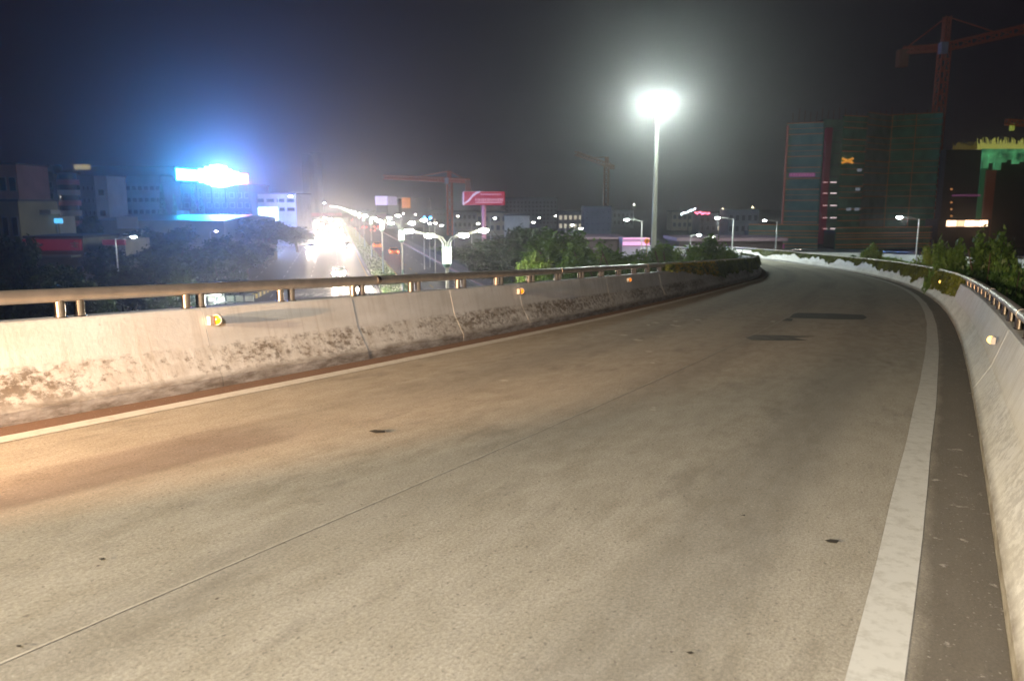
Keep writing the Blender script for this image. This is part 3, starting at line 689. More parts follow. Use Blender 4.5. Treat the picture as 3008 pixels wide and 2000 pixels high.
# ------------------------------------------------------------------ traffic
M_head = mat('headlight_glow', (1, 1, 1), .2, emit=(1.0, .82, .64), strength=1000)
M_tail = mat('taillight_glow', (.8, .05, .02), .3, emit=(1.0, .07, .02), strength=14)
M_amb = mat('indicator_glow', (.8, .4, .05), .3, emit=(1.0, .42, .05), strength=10)
M_glass = mat('car_glass', (.02, .025, .03), .08)
M_tyre = mat('tyre', (.015, .015, .015), .8)
def car(paint, lit='head', name='car', bus=False):
    r = thing(name, 'x', 'bus' if bus else 'car')
    L_, W_ = (10.5, 2.5) if bus else (4.5, 1.78)
    if bus: side = [(-5.25, .4), (-5.25, 2.9), (-5.1, 3.1), (5.0, 3.1), (5.2, 2.7), (5.25, 1.2), (5.25, .4)]
    else: side = [(-2.25, .32), (-2.25, .85), (-2.05, .98), (-1.45, 1.05), (-.95, 1.42), (.45, 1.46), (1.15, 1.02), (2.0, .88), (2.24, .65), (2.25, .32)]
    n = len(side); vs = []
    for sy, k in ((-1, 1), (1, 1)):
        for x, z in side:
            wv = W_ / 2 * (.80 if (not bus and z > 1.1) else 1.0); vs.append((sy * wv, x, z))
    fs = [tuple(range(n)), tuple(reversed(range(n, 2 * n)))] + [(i, i + n, (i + 1) % n + n, (i + 1) % n) for i in range(n)]
    mb = MB(); mb.add(vs, fs); mb.build('body', paint, r)
    if bus:
        MB().box((0, 5.26, 2.0), (2.2, .03, 1.2)).build('windscreen', M_glass, r)
        for s in (-1, 1): MB().box((s * 1.26, 0, 2.1), (.03, 9.5, .9)).build('side_window', M_glass, r)
    else:
        w_ = MB(); w_.add([(-.70, 1.13, 1.06), (.70, 1.13, 1.06), (.64, .50, 1.44), (-.64, .50, 1.44)], [(0, 1, 2, 3)]); w_.build('windscreen', M_glass, r)
        w_ = MB(); w_.add([(-.70, -1.46, 1.09), (.70, -1.46, 1.09), (.64, -1.0, 1.40), (-.64, -1.0, 1.40)], [(3, 2, 1, 0)]); w_.build('rear_window', M_glass, r)
        for s in (-1, 1): MB().box((s * .80, -.2, 1.2), (.03, 1.7, .30)).build('side_window', M_glass, r)
    for s in (-1, 1):
        for q in ((-3.3, 3.4) if bus else (-1.4, 1.4)):
            MB().lathe((s * (W_ / 2 - .2), q, .33), [(.0001, -.1), (.33, -.1), (.33, .12), (.0001, .12)], 14, axis=(s, 0, 0)).build('wheel', M_tyre, r)
        MB().lathe((s * W_ * .37, L_ / 2 + .01, .68), [(.19, 0), (.14, .05), (.0001, .07)], 10, axis=(0, 1, 0)).build('headlight', M_head if lit == 'head' else M_glass, r)
        MB().box((s * W_ * .40, -L_ / 2 - .02, .78), (.30, .05, .18)).build('taillight', M_tail, r)
    return r
white_p = mat('white_car_paint', (.70, .70, .70), .3); silver_p = mat('silver_car_paint', (.42, .43, .45), .3, .4); taxi_p = mat('orange_taxi_paint', (.75, .30, .04), .35); dark_p = mat('dark_car_paint', (.05, .05, .06), .3)
cw = car(white_p); cs = car(silver_p); cd = car(dark_p); ct = car(taxi_p, lit='tail'); cr_ = car(dark_p, lit='tail'); cb = car(white_p, name='bus', bus=True)
used = set()
def put_car(proto, t, lat, away, label, group):
    p = hw(t, lat); rz = -AH + (0 if away else PI)
    if id(proto) not in used: used.add(id(proto)); proto.location = p; proto.rotation_euler = (0, 0, rz); proto['label'] = label; proto['group'] = group; return proto
    return dup(proto, p, rz, label, None, group)
GI = 'oncoming cars with headlights on the left carriageway'; GO = 'cars driving away on the right carriageway'
def lat_of(px, py):
    p = atz(px, py, .6); return (p @ U_, p @ V_)
oncoming = [(1068, 846, cw, 'white car almost under the rail, nearest on the left carriageway'), (995, 800, cs, 'silver oncoming car with glaring lights above the rail'), (915, 728, cw, 'lone white oncoming car in the left kerb lane'), (1018, 722, cd, 'oncoming dark car beside the median behind the glare')]
for px, py, pr, lb in oncoming:
    t, la = lat_of(px, py); put_car(pr, t, la, False, lb, GI)
gr = random.Random(3); lanes = [-12.2, -8.8, -5.0, -1.4, 2.4]
k = 0
for t in (205, 222, 236, 248, 262, 280, 300, 322, 345, 375, 410, 450, 500, 560):
    la = lanes[[3, 2, 4, 1, 3, 2, 4, 0, 3, 2, 4, 1, 3, 2][k]]; put_car([cs, cd, cw][k % 3], t, la, False, 'oncoming car lost in the headlight glare in the %s' % {0: 'kerb lane', 1: 'second lane from the kerb', 2: 'middle lane', 3: 'second lane from the median', 4: 'lane beside the median'}[lanes.index(la)], GI); k += 1
put_car(cb, 270, -8.8, False, 'oncoming bus among the massed headlights on the left carriageway', 'oncoming buses')
t, la = lat_of(1156, 740); a = put_car(ct, t, la, True, 'orange taxi with red tail lights, nearer of the two on the right carriageway', GO)
t, la = lat_of(1107, 722); put_car(ct, t, la, True, 'orange taxi with red tail lights, farther of the two beside the median', GO)
for k, (px, py) in enumerate([(1094, 677), (1050, 672), (1070, 668), (1105, 667), (1030, 646), (1060, 642), (1012, 632)]):
    t, la = lat_of(px, py); put_car(cr_, min(t, 600), la, True, 'dark car with red tail lights, %s on the right carriageway' % ['nearest', 'second nearest, beside the median,', 'third nearest', 'rightmost', 'second farthest', 'one close to the vanishing point,', 'farthest'][k], GO)

# ------------------------------------------------------------------ buildings
def slab(name, m, x0, x1, y0, y1, z0, z1, parent=None):
    return MB().box(((x0 + x1) / 2, (y0 + y1) / 2, (z0 + z1) / 2), (x1 - x0, y1 - y0, z1 - z0)).build(name, m, parent)
M_win = mat('dark_window', (.018, .022, .03), .15); M_frame = mat('window_frame', (.3, .3, .32), .6)
def building(name, label, px0, px1, top, d, wall, depth=8, cols=0, rows=0, cat='building', win=M_win, roof=None, litset=(), lit=None, wfrac=.55, hfrac=.5, z0=0.0, y0w=.12, y1w=.08, parapet=.5):
    a = at(px0, top, d); b = at(px1, top, d); W_ = b.x - a.x; H_ = a.z - z0
    r = thing(name, label, cat, ((a.x + b.x) / 2, d, z0))
    slab('wall', wall, -W_ / 2, W_ / 2, 0, depth, 0, H_, r)
    if parapet: slab('roof', roof or mat('roof_grey', (.13, .13, .14), .9), -W_ / 2 - .15, W_ / 2 + .15, -.15, depth + .15, H_, H_ + parapet * .5, r)
    if cols:
        cw_, rh = W_ / cols, H_ * (1 - y0w - y1w) / rows; proto = None
        for i in range(cols):
            for j in range(rows):
                x = -W_ / 2 + cw_ * (i + .5); z = H_ * y0w + rh * (j + .5); m_ = lit if (i, j) in litset else win
                f = MB().box((0, 0, 0), (cw_ * wfrac + .16, .12, rh * hfrac + .16)).build('window', M_frame, r) if proto is None else proto[0].copy()
                g__ = MB().box((0, -.07, 0), (cw_ * wfrac, .03, rh * hfrac)).build('pane', win, f) if proto is None else proto[1].copy()
                if proto is not None: C.objects.link(f); C.objects.link(g__); g__.parent = f
                f.location = (x, -.05, z)
                if m_ is not win: g__.data = g__.data.copy(); g__.data.materials[0] = m_
                if proto is None: proto = (f, g__)
    return r, W_, H_
grey_w = mat('grey_render', (.22, .23, .26), .9, var=.2, scale=.3); pink_w = mat('pink_render', (.42, .26, .27), .9, var=.15, scale=.3)
cream_w = mat('cream_render', (.36, .32, .22), .9, var=.2, scale=.3); white_w = mat('white_render', (.62, .62, .64), .8, var=.1, scale=.4); dark_w = mat('dark_render', (.09, .10, .13), .9, var=.2, scale=.3)
lit_w = mat('lit_window', (.8, .8, .7), .3, emit=(1.0, .85, .55), strength=.3)
building('apartment_building', 'pinkish apartment building with dark windows at the far left edge', -70, 46, 484, 118, pink_w, cols=4, rows=4, wfrac=.6, hfrac=.6)
building('shop_building', 'low cream building with dark openings at the far left edge', -60, 52, 592, 92, cream_w, cols=4, rows=2, wfrac=.5)
b2, W2, H2 = building('office_building', 'dark office block with an orange pillar, left of the rounded building', 47, 154, 508, 160, dark_w, cols=7, rows=6, litset={(5, 2), (1, 4)}, lit=mat('dim_window', (.4, .4, .3), .4, emit=(1, .8, .5), strength=.12))
for tx in (-.3, .1, .34): MB().lathe((W2 * tx, 4, H2 + .2), [(.9, 0), (.9, 1.3), (.0001, 1.6)], 12).build('roof_tank', grey_w, b2)
slab('pillar', mat('orange_pillar', (.42, .17, .07), .8), -W2 / 2 + W2 * .18, -W2 / 2 + W2 * .38, -.5, .0, 0, H2 - .5, b2)
# rounded corner building with red and white bands
pc = at(181, 512, 150); rr = 29 * 150 / F
cb_ = thing('round_corner_building', 'rounded corner building with red and white storey bands on the left', 'building', (pc.x, 150 + rr, 0))
nb = 8
for i in range(nb):
    z0_, z1_ = pc.z * i / nb, pc.z * (i + 1) / nb
    MB().lathe((0, 0, z0_), [(rr, 0), (rr, (z1_ - z0_) * .52)], 24).build('storey_band', mat('red_band', (.55, .20, .22), .7) if i % 2 else mat('white_band', (.6, .6, .64), .7), cb_)
    MB().lathe((0, 0, z0_ + (z1_ - z0_) * .52), [(rr - .12, 0), (rr - .12, (z1_ - z0_) * .48)], 24).build('window_band', M_win, cb_)
MB().lathe((0, 0, pc.z), [(rr + .2, 0), (rr + .2, .5), (.001, .5)], 24).build('roof', mat('roof_grey', (.13, .13, .14)), cb_)
building('office_block', 'plain grey slab building right of the rounded building', 212, 275, 517, 165, grey_w, cols=5, rows=5, wfrac=.35, hfrac=.3)
building('stair_tower', 'pale stair tower with two dark windows on the left', 275, 312, 517, 163, white_w, cols=1, rows=3, wfrac=.4, hfrac=.25)
building('long_block', 'long five storey block below the glaring blue sign', 312, 470, 518, 175, grey_w, cols=9, rows=5, depth=18, wfrac=.7, hfrac=.35)
building('rear_block', 'tall dark block behind the long building on the left', 222, 512, 492, 215, dark_w, cols=14, rows=5, depth=18)
building('sign_building', 'dark building carrying the glaring sign on its roof', 512, 735, 545, 185, mat('blackish_render', (.03, .035, .05), .9), cols=10, rows=5, depth=14)  # one even near-black wall colour
rl = thing('roof_sign', 'striped pale yellow roof sign on the rear block', 'sign', at(241, 492, 214))
for q in range(5): MB().box((0, 0, -.45 + q * .28), (4.6 - (q % 2) * .8, .2, .14)).build('sign_bar', mat('yellow_sign', (.5, .45, .25), .6, emit=(.9, .75, .4), strength=.35), rl)
# the glaring LED sign
A1, A2 = at(517, 512, 152), at(727, 526, 182)
sg = thing('led_sign', 'glaring cyan and white LED sign with a red end on a rooftop', 'sign', (0, 0, 0))
def sign_piece(name, u0, u1, h0, h1, m, back=0.0):
    a = A1.lerp(A2, u0); b = A1.lerp(A2, u1); n_ = Vector((-(b - a).y, (b - a).x, 0)).normalized()
    n_ = n_ if n_.y > 0 else -n_
    vs = [a + n_ * back + Vector((0, 0, h0)), b + n_ * back + Vector((0, 0, h0)), b + n_ * back + Vector((0, 0, h1)), a + n_ * back + Vector((0, 0, h1))]
    MB().add([v - n_ * .03 for v in vs], [(0, 1, 2, 3)]).build(name, m, sg)
    vs += [v + n_ * .5 for v in vs]; mb = MB(); mb.add(vs, [(0, 1, 2, 3), (7, 6, 5, 4), (0, 4, 5, 1), (1, 5, 6, 2), (2, 6, 7, 3), (3, 7, 4, 0)])
    return mb.build('casing', dark, sg)
sign_piece('cyan_panel', 0, .28, -1.1, 1.1, mat('cyan_led', (.1, .5, .8), .4, emit=(.02, .52, 1.0), strength=52))
M_wled = mat('white_led', (.8, .9, 1), .4, emit=(.05, .28, 1.0), strength=72); M_wled2 = mat('core_led', (.8, .9, 1), .4, emit=(.15, .34, 1.0), strength=170)
for u0_, u1_, lo_, hi_, mm_ in ((.28, .36, -1.3, 1.4, M_wled), (.362, .44, -1.6, 1.9, M_wled), (.442, .52, -1.9, 2.3, M_wled2), (.522, .60, -2.0, 2.5, M_wled2), (.602, .68, -1.9, 2.3, M_wled2), (.682, .76, -1.6, 1.8, M_wled), (.762, .86, -1.3, 1.4, M_wled)): sign_piece('glare_panel', u0_, u1_, lo_, hi_, mm_)  # stepped panel heights put the rounded glare into the sign's shape
sign_piece('red_panel', .86, 1.0, -1.0, 1.0, mat('red_led', (.8, .2, .3), .4, emit=(1.0, .14, .38), strength=40))
for u in (.02, .2, .4, .6, .8, .98):
    a = A1.lerp(A2, u); MB().bar((a.x, a.y + 1.2, -20 + a.z if False else a.z - 1.2), (a.x, a.y + 1.2, a.z - 5.5), .25).build('support', dark, sg)
# conifers lit by the sign
def conifer(px, tp, d, hwid, label):
    P = at(px, tp, d); r = thing('conifer', label, 'tree', (P.x, P.y, 0), group='conifers below the glaring sign'); H_ = P.z; wd = hwid * d / F; gg = np.random.default_rng(int(px))
    n = 2600; u = gg.random(n) ** .7; z = H_ * (1 - u * .85); a = gg.uniform(0, 2 * PI, n); lay = .55 + .45 * np.abs(np.sin(u * 26)); rad = wd * u * lay * gg.uniform(.5, 1, n)
    pts = np.c_[np.cos(a) * rad, np.sin(a) * rad, z - rad * .25]
    o = bpy.data.objects.new('crown', leaf_mesh(pts, .3, leafm('conifer_leaves', (.30, .46, .36), (.12, .22, .16)), seed=1)); C.objects.link(o); o.parent = r
    MB().tube([(0, 0, 0), (0, 0, H_ * .95)], .2, 6, r2=.04).build('trunk', bark, r)
conifer(473, 540, 142, 26, 'tall pointed conifer below the cyan end of the sign'); conifer(511, 572, 140, 20, 'short conifer left of the pair below the sign')
conifer(565, 552, 145, 22, 'left conifer of the pair below the white part of the sign'); conifer(588, 555, 150, 22, 'right conifer of the pair below the white part of the sign')
# white lit shop front and awning at the left, market hall
sf, Ws, Hs = building('glazed_shop', 'small shop with white glazed front at the left', 53, 143, 637, 100, white_w, depth=6, parapet=0)
pn = mat('lit_white_panel', (.7, .72, .8), .4, emit=(.62, .68, 1.0), strength=.42)
for k in range(6): slab('glass_panel', pn, -Ws / 2 + Ws * k / 6 + .07, -Ws / 2 + Ws * (k + 1) / 6 - .07, -.08, -.01, Hs - 1.6, Hs - .1, sf)
aw = MB().box((xat(115, 622, 97), 97, zat(623, 97)), (4.0, 2.0, .5)).build('awning', mat('white_awning', (.62, .62, .66), .7)); tag(aw, 'white flat awning above the glazed shop front at the left', 'awning')
bs = thing('blue_sign', 'small bright blue lit sign right of the white shop front', 'sign', at(165, 649, 99)); MB().box((0, 0, 0), (1.6, .2, .6)).build('panel', mat('blue_sign', (.1, .5, .8), .4, emit=(.10, .48, .95), strength=.75), bs)
MB().bar((0, .1, -.3), (0, .1, -7.0), .15).build('post', galv, bs)
mk = thing('market_hall', 'long low market hall with blue lit metal roof', 'building', (xat(465, 650, 118), 118, 0)); Wm = xat(657, 650, 118) - xat(274, 650, 118); hm = zat(648, 118)
slab('wall', cream_w, -Wm / 2, Wm / 2, 0, 26, 0, hm, mk)
rf = MB(); rf.add([(-Wm / 2 - .4, -.6, hm), (Wm / 2 + .4, -.6, hm), (Wm / 2 + .4, 13, hm + .7), (-Wm / 2 - .4, 13, hm + .7), (Wm / 2 + .4, 26, hm), (-Wm / 2 - .4, 26, hm)], [(0, 1, 2, 3), (3, 2, 4, 5), (0, 3, 5), (1, 4, 2)])
rf.build('roof', mat('metal_roof', (.16, .19, .23), .35, .3), mk)
slab('white_gable', white_w, -Wm * .30, -Wm * .14, -.75, -.62, hm - 1.2, hm + .6, mk); slab('roof_box', mat('blue_box', (.2, .4, .6), .5, emit=(.1, .4, .8), strength=.25), Wm * .08, Wm * .14, 3, 5, hm + .8, hm + 1.4, mk)
# red awning fronts
redm = mat('red_board', (.42, .03, .045), .6, emit=(.5, .02, .05), strength=.06)
r1, W1, H1 = building('restaurant', 'low building with a long red sign board behind the trees at left', 73, 242, 700, 88, cream_w, depth=8, cols=6, rows=1, hfrac=.4, y1w=.35)
slab('red_sign_board', redm, -W1 / 2, W1 / 2, -.5, -.2, H1 - 1.35, H1 - .1, r1)
for k, (u, w_) in enumerate([(-.45, .9), (.40, .9)]):
    MB().box((u * W1, -.53, H1 - .55), (w_, .04, .12)).box((u * W1, -.53, H1 - .85), (w_ * .8, .04, .1)).box((u * W1, -.53, H1 - .7), (.12, .04, .7)).box((u * W1 + .25, -.53, H1 - .95), (.1, .04, .35)).build('sign_character', mat('gold_letter', (.6, .5, .3), .6), r1)
slab('canopy', mat('pale_canopy', (.45, .45, .40), .8), -W1 / 2 + 1, W1 / 2, -2.6, -.6, H1 - 2.0, H1 - 1.8, r1)
r2_, Wq, Hq = building('red_kiosk', 'small building with a red fascia left of the single arm lamp', 306, 367, 704, 88, cream_w, depth=6, parapet=0)
slab('red_fascia', redm, -Wq / 2 - .1, Wq / 2 + .1, -.3, -.05, Hq - .6, Hq, r2_)
# white building with lit window by the highway
wb, Ww, Hw = building('white_shop_building', 'bluish white commercial building with a huge lit window left of the highway', 718, 868, 570, 190, white_w, depth=14, cols=5, rows=2, wfrac=.7, hfrac=.35, y0w=.62, y1w=.04)
slab('lit_window_wall', mat('glowing_window', (.8, .9, 1), .3, emit=(.62, .82, 1.0), strength=2.6), -Ww / 2, -Ww / 2 + Ww * .64, -.25, -.05, zat(662, 190), zat(610, 190), wb)
slab('window_mullion', grey_w, -Ww / 2 + Ww * .44, -Ww / 2 + Ww * .455, -.32, -.26, zat(662, 190), zat(610, 190), wb)
for px0, px1, tp, d, lb in ((885, 905, 455, 620, 'faint slender tower in the haze, left of its twin'), (910, 930, 448, 640, 'faint slender tower in the haze, right of its twin')):
    building('distant_tower', lb, px0, px1, tp, d, dark_w, depth=16, cols=0)
# footbridge over the highway with a pink banner
fb = thing('footbridge', 'pinkish footbridge crossing the highway far away', 'bridge')
MB().add([hw(330, -17, 4.6), hw(330, 22, 4.6), hw(333, 22, 4.6), hw(333, -17, 4.6), hw(330, -17, 5.2), hw(330, 22, 5.2), hw(333, 22, 5.2), hw(333, -17, 5.2)], [(0,3,2,1),(4,5,6,7),(0,1,5,4),(1,2,6,5),(2,3,7,6),(3,0,4,7)]).build('deck', mat('bridge_paint', (.42, .30, .32), .8), fb)
for k in range(13):
    t0, t1 = -17 + k * 3, -17 + k * 3 + 2.9; m_ = mat('pink_banner', (.70, .36, .45), .7) if k < 7 else mat('bridge_panel', (.35, .28, .30), .8)
    MB().add([hw(329.9, t0, 5.2), hw(329.9, t1, 5.2), hw(329.9, t1, 6.5), hw(329.9, t0, 6.5), hw(329.8, t0, 5.2), hw(329.8, t1, 5.2), hw(329.8, t1, 6.5), hw(329.8, t0, 6.5)], [(0,3,2,1),(4,5,6,7),(0,1,5,4),(1,2,6,5),(2,3,7,6),(3,0,4,7)]).build('side_panel', m_, fb)
for la in (-16.5, 6.6, 21.5): MB().tube([hw(331.5, la, 0), hw(331.5, la, 4.6)], .5, 8).build('pier', concrete, fb)
# signs and blocks right of the highway
vs_, Wv, Hv = building('violet_sign_building', 'dark building with a violet white lit sign panel', 1104, 1170, 586, 330, dark_w, depth=12)
vp = thing('violet_sign', 'violet white lit sign board above the far carriageway', 'sign', at(1135, 590, 326))
for k in range(9): MB().box((-4.1 + k * 1.0, 0, 0), (.94, .3, 3.6)).build('sign_panel', mat('violet_lit', (.7, .65, .9), .4, emit=(.55, .48, .85), strength=.75) if k < 5 else mat('violet_dim', (.5, .45, .6), .4, emit=(.42, .35, .50), strength=.42), vp)
MB().bar((0, .5, -1.8), (0, .5, -11), .4).build('post', dark, vp)
building('orange_lit_building', 'low dark building with an orange lit corner', 1173, 1256, 584, 340, dark_w, depth=14)
oc = tag(slab('lit_corner', mat('orange_lit', (.5, .25, .1), .6, emit=(.9, .30, .06), strength=.42), xat(1180, 600, 338), xat(1205, 600, 338), 338.0, 339.5, zat(612, 338), zat(581, 338)), 'orange glowing hoarding on the low dark building', 'hoarding')
# red billboard on a column
bp_ = at(1421, 582, 205); bb = thing('billboard', 'large red billboard with white swoosh on a pink column', 'billboard', (bp_.x, 205, 0), rz=R(-9))
Wb = 11.0; zb0, zb1 = zat(603, 205), zat(563, 205)
slab('board', mat('billboard_red', (.50, .012, .03), .5, emit=(1.0, .02, .05), strength=.13), -Wb / 2, Wb / 2, -.3, .5, zb0, zb1, bb)  # board, lettering and column glow in place of floodlights
wt = mat('billboard_white', (.85, .7, .72), .5, emit=(1.0, .62, .66), strength=.24)
sw = MB(); pts = [(-5.2, .4), (-4.3, .9), (-3.6, 1.5), (-2.8, 2.5), (-1.8, 3.15), (-.8, 3.4)]
vs = []
for k, (x, z) in enumerate(pts): wdt = .34 * math.sin(PI * (k + .6) / 6.4) + .05; vs += [(x, -.33, zb0 + z - wdt), (x, -.33, zb0 + z + wdt)]
sw.add(vs, [(2 * i, 2 * i + 2, 2 * i + 3, 2 * i + 1) for i in range(len(pts) - 1)]); sw.build('swoosh', wt, bb)
gr = random.Random(8)
for k in range(15):
    x = -2.0 + k * .5; h_ = .62
    mb = MB(); mb.box((x, -.33, zb0 + 1.25), (.34, .04, .12)).box((x, -.33, zb0 + 1.6), (.34, .04, .09)).box((x + gr.uniform(-.12, .12), -.33, zb0 + 1.4), (.09, .04, .6)).build('letter', wt, bb)
MB().box((1.4, -.33, zb0 + .7), (7.0, .04, .16)).build('text_line', wt, bb); MB().box((1.9, -.33, zb0 + 2.75), (5.5, .04, .14)).build('text_line', wt, bb)
slab('side_strip', wt, -Wb / 2 - .05, -Wb / 2 + .35, -.36, -.31, zb0 - .1, zb1, bb)
MB().tube([(0, .1, 0), (0, .1, zb0)], .55, 14).build('column', mat('billboard_column', (.62, .30, .36), .6, emit=(.8, .25, .35), strength=.16), bb)
MB().box((0, -1.1, zb0 - .15), (Wb, .5, .12)).build('catwalk', dark, bb)
building('apartment_block', 'grey apartment block on the skyline right of the billboard', 1484, 1637, 582, 330, grey_w, depth=16, cols=14, rows=6, wfrac=.5)
building('white_wall_building', 'low white walled building right of the billboard column', 1481, 1556, 634, 175, white_w, depth=10, cols=3, rows=1, wfrac=.12, hfrac=.3)
building('white_block', 'pale windowless block left of the tall lamp mast', 1717, 1796, 608, 250, mat('pale_block_render', (.30, .30, .31), .9, var=.15, scale=.2), depth=12, cols=5, rows=4, wfrac=.15, hfrac=.15)
for i, (px0, px1, tp, d) in enumerate([(1640, 1712, 622, 280), (1800, 1862, 618, 330), (1975, 2050, 622, 300), (2055, 2140, 628, 260), (2140, 2230, 618, 240), (1560, 1600, 612, 380), (1262, 1310, 618, 380), (1330, 1400, 622, 300), (1400, 1490, 625, 260)]):
    building('distant_house', ['low dark house left of the white block', 'low dark house left of the mast on the skyline', 'low dark house right of the mast on the skyline', 'low dark house behind the single arm lamp', 'low dark house left of the netted tower', 'low house behind the apartment block', 'low house left of the crane mast', 'low house under the billboard', 'low wide house right of the billboard column'][i], px0, px1, tp, d, [dark_w, grey_w, cream_w][i % 3], depth=10, cols=5, rows=2, litset={(i % 5, 0)} if i % 3 == 0 else (), lit=lit_w)
# cluster signs on the skyline
for px, py, d, col, st, lb in ((2023, 620, 250, (.75, .9, 1.0), 5, 'scattered white lit sign on the skyline right of the mast'), (2064, 626, 250, (1.0, .12, .22), 5, 'row of small red lit letters on the skyline right of the mast')):
    s_ = thing('neon_sign', lb, 'sign', at(px, py, d)); gr = random.Random(px)
    for k in range(9): MB().box((-2.2 + k * .52, 0, (k * .22 - 1 if px == 2023 else 0) + gr.uniform(-.3, .3)), (.34, .1, gr.uniform(.2, .6))).build('letter', mat('neon_%d' % px, col, .4, emit=col, strength=st), s_)
    MB().bar((0, .2, 0), (0, .2, -8), .2).build('post', dark, s_)
bl = thing('blue_neon', 'two tiny blue neon lights left of the red crane mast', 'sign', at(1256, 640, 170))
for q in (-.5, .45): MB().lathe((q * 1.3, 0, 0), [(.26, 0), (.2, .06), (.0001, .09)], 10, axis=(0, -1, 0)).build('neon_disc', mat('blue_neon', (.1, .5, 1), .3, emit=(.03, .45, 1.0), strength=9), bl)
MB().bar((0, .1, 0), (0, .1, -7), .12).build('post', dark, bl)
# sheds and the pink lit stall
sh, Wsh, Hsh = building('long_shed', 'long dark shed with pinkish roof edge behind the green trees', 1660, 1835, 702, 118, mat('shed_wall', (.12, .08, .08), .9), depth=12, parapet=0)
slab('roof', mat('pink_roof', (.46, .30, .36), .7), -Wsh / 2 - .5, Wsh / 2 + .5, -.8, 12.5, Hsh, Hsh + .25, sh)
st_ = thing('pink_stall', 'small roadside stall with pink neon bands left of the mast', 'stall', (xat(1868, 710, 112), 112, 0)); wst = 78 * 112 / F
for zz in (699, 712, 717): slab('neon_band', mat('pink_neon', (.8, .4, .6), .4, emit=(1.0, .40, .72), strength=.65), -wst / 2, wst / 2, -.4, -.1, zat(zz + 3, 112), zat(zz, 112), st_)
slab('wall', mat('lilac_wall', (.45, .38, .5), .8), -wst / 2, wst / 2, -.05, 4, 0, zat(699, 112), st_)
sh2, Wc, Hc = building('pink_roofed_shed', 'long low pink roofed shed right of the mast', 1995, 2300, 708, 120, mat('shed_wall', (.12, .08, .08)), depth=10, parapet=0)
slab('roof', mat('pink_roof', (.46, .30, .36)), -Wc / 2 - .5, Wc / 2 + .5, -.8, 10, Hc, Hc + .5, sh2)
ts = thing('traffic_sign', 'round orange traffic sign on a yellow post left of the mast', 'traffic sign', (xat(1900, 708, 84), 84, 0)); zt = zat(708, 84)
MB().lathe((0, -.06, zt), [(.001, .0), (.30, .0), (.30, .03), (.0001, .03)], 20, axis=(0, -1, 0)).build('sign_disc', mat('orange_sign', (.75, .28, .04), .5, emit=(.9, .3, .05), strength=.25), ts)
MB().box((0, -.11, zt), (.08, .02, .3)).box((.07, -.11, zt + .1), (.2, .02, .07)).build('arrow', dark, ts)
MB().tube([(0, 0, 0), (0, 0, zt + .2)], .05, 8).build('post', mat('yellow_post', (.6, .45, .1), .5), ts)

# ------------------------------------------------------------------ tower cranes
M_crane = mat('crane_red', (.80, .20, .07), .6, emit=(.7, .12, .05), strength=0.0)
def lattice(mb, a, b, wd, n, bar=.12):
    a, b = Vector(a), Vector(b); t = (b - a).normalized(); up = Vector((0, 0, 1)) if abs(t.z) < .8 else Vector((0, 1, 0))
    s = t.cross(up).normalized() * wd / 2; u = s.cross(t).normalized() * wd / 2; cs_ = [s + u, s - u, -s - u, -s + u]
    for c in cs_: mb.bar(a + c, b + c, bar * 1.5)
    for i in range(n):
        p, q = a.lerp(b, i / n), a.lerp(b, (i + 1) / n)
        for k in range(4): mb.bar(p + cs_[k], q + cs_[(k + 1) % 4], bar); mb.bar(p + cs_[k], p + cs_[(k + 1) % 4], bar)
def crane(label, mastpx, base_y, d, top_y, jib_y, tip, ctip, wd, m, bar, weights=True, cab=True):
    r = thing('tower_crane', label, 'crane')
    B = at(mastpx, base_y, d); J = at(mastpx, jib_y, d); T = at(mastpx, top_y, d); x = J.x
    mb = MB(); lattice(mb, (x, d, 0), (x, d, J.z), wd, int(J.z / wd / 1.3), bar); mb.build('mast', m, r)
    mb = MB(); lattice(mb, (x, d, J.z), (x, d, T.z), wd * .6, 4, bar); mb.build('apex', m, r)
    P = at(tip[0], tip[1], tip[2]); mb = MB(); lattice(mb, (x, d, J.z), P, wd * .8, int((P - J).length / wd / 1.3), bar); mb.build('jib', m, r)
    Q = at(ctip[0], ctip[1], ctip[2]); mb = MB(); lattice(mb, (x, d, J.z), Q, wd * .6, 6, bar * 1.4); mb.build('counter_jib', m, r)
    mb = MB(); mb.bar((x, d, T.z), (Vector((x, d, J.z))).lerp(P, .6), bar); mb.bar((x, d, T.z), Q, bar); mb.build('tie_rod', m, r)
    if weights: MB().box((Q.x, Q.y, Q.z - wd * .9), (wd * 1.1, wd, wd * 2)).build('counterweight', mat('weight_brown', (.45, .16, .06), .8), r)
    if cab: MB().box((x - wd * .5, d - wd * .6, J.z - wd * .2), (wd * .8, wd * .8, wd * 1.3)).build('cab', mat('cab_pale', (.72, .62, .62), .5), r)
    return r
crane('small red tower crane left of the red billboard', 1320, 665, 255, 503, 529, (1131, 521, 300), (1375, 532, 245), 1.6, M_crane, .2)
crane('faint orange tower crane between the billboard and the lamp mast', 1782, 700, 300, 462, 484, (1692, 451, 320), (1800, 492, 290), 1.6, mat('faint_crane', (.5, .20, .06), .7), .2, weights=False, cab=False)
crane('big red tower crane with pale counter jib above the netted tower', 2775, 740, 225, 50, 140, (3060, 75, 215), (2652, 150, 228), 2.3, M_crane, .26)
c4 = thing('tower_crane', 'tip of a crane arm entering at the right edge above the second tower', 'crane')
Q1, Q2 = at(2957, 359, 190), at(3140, 372, 190); mb = MB(); lattice(mb, Q1, Q2, 1.2, 12, .16); mb.build('jib', M_crane, c4)
mb = MB(); lattice(mb, (Q2.x, Q2.y, 0), (Q2.x, Q2.y, Q2.z + 4), 1.8, 20, .2); mb.build('mast', M_crane, c4)
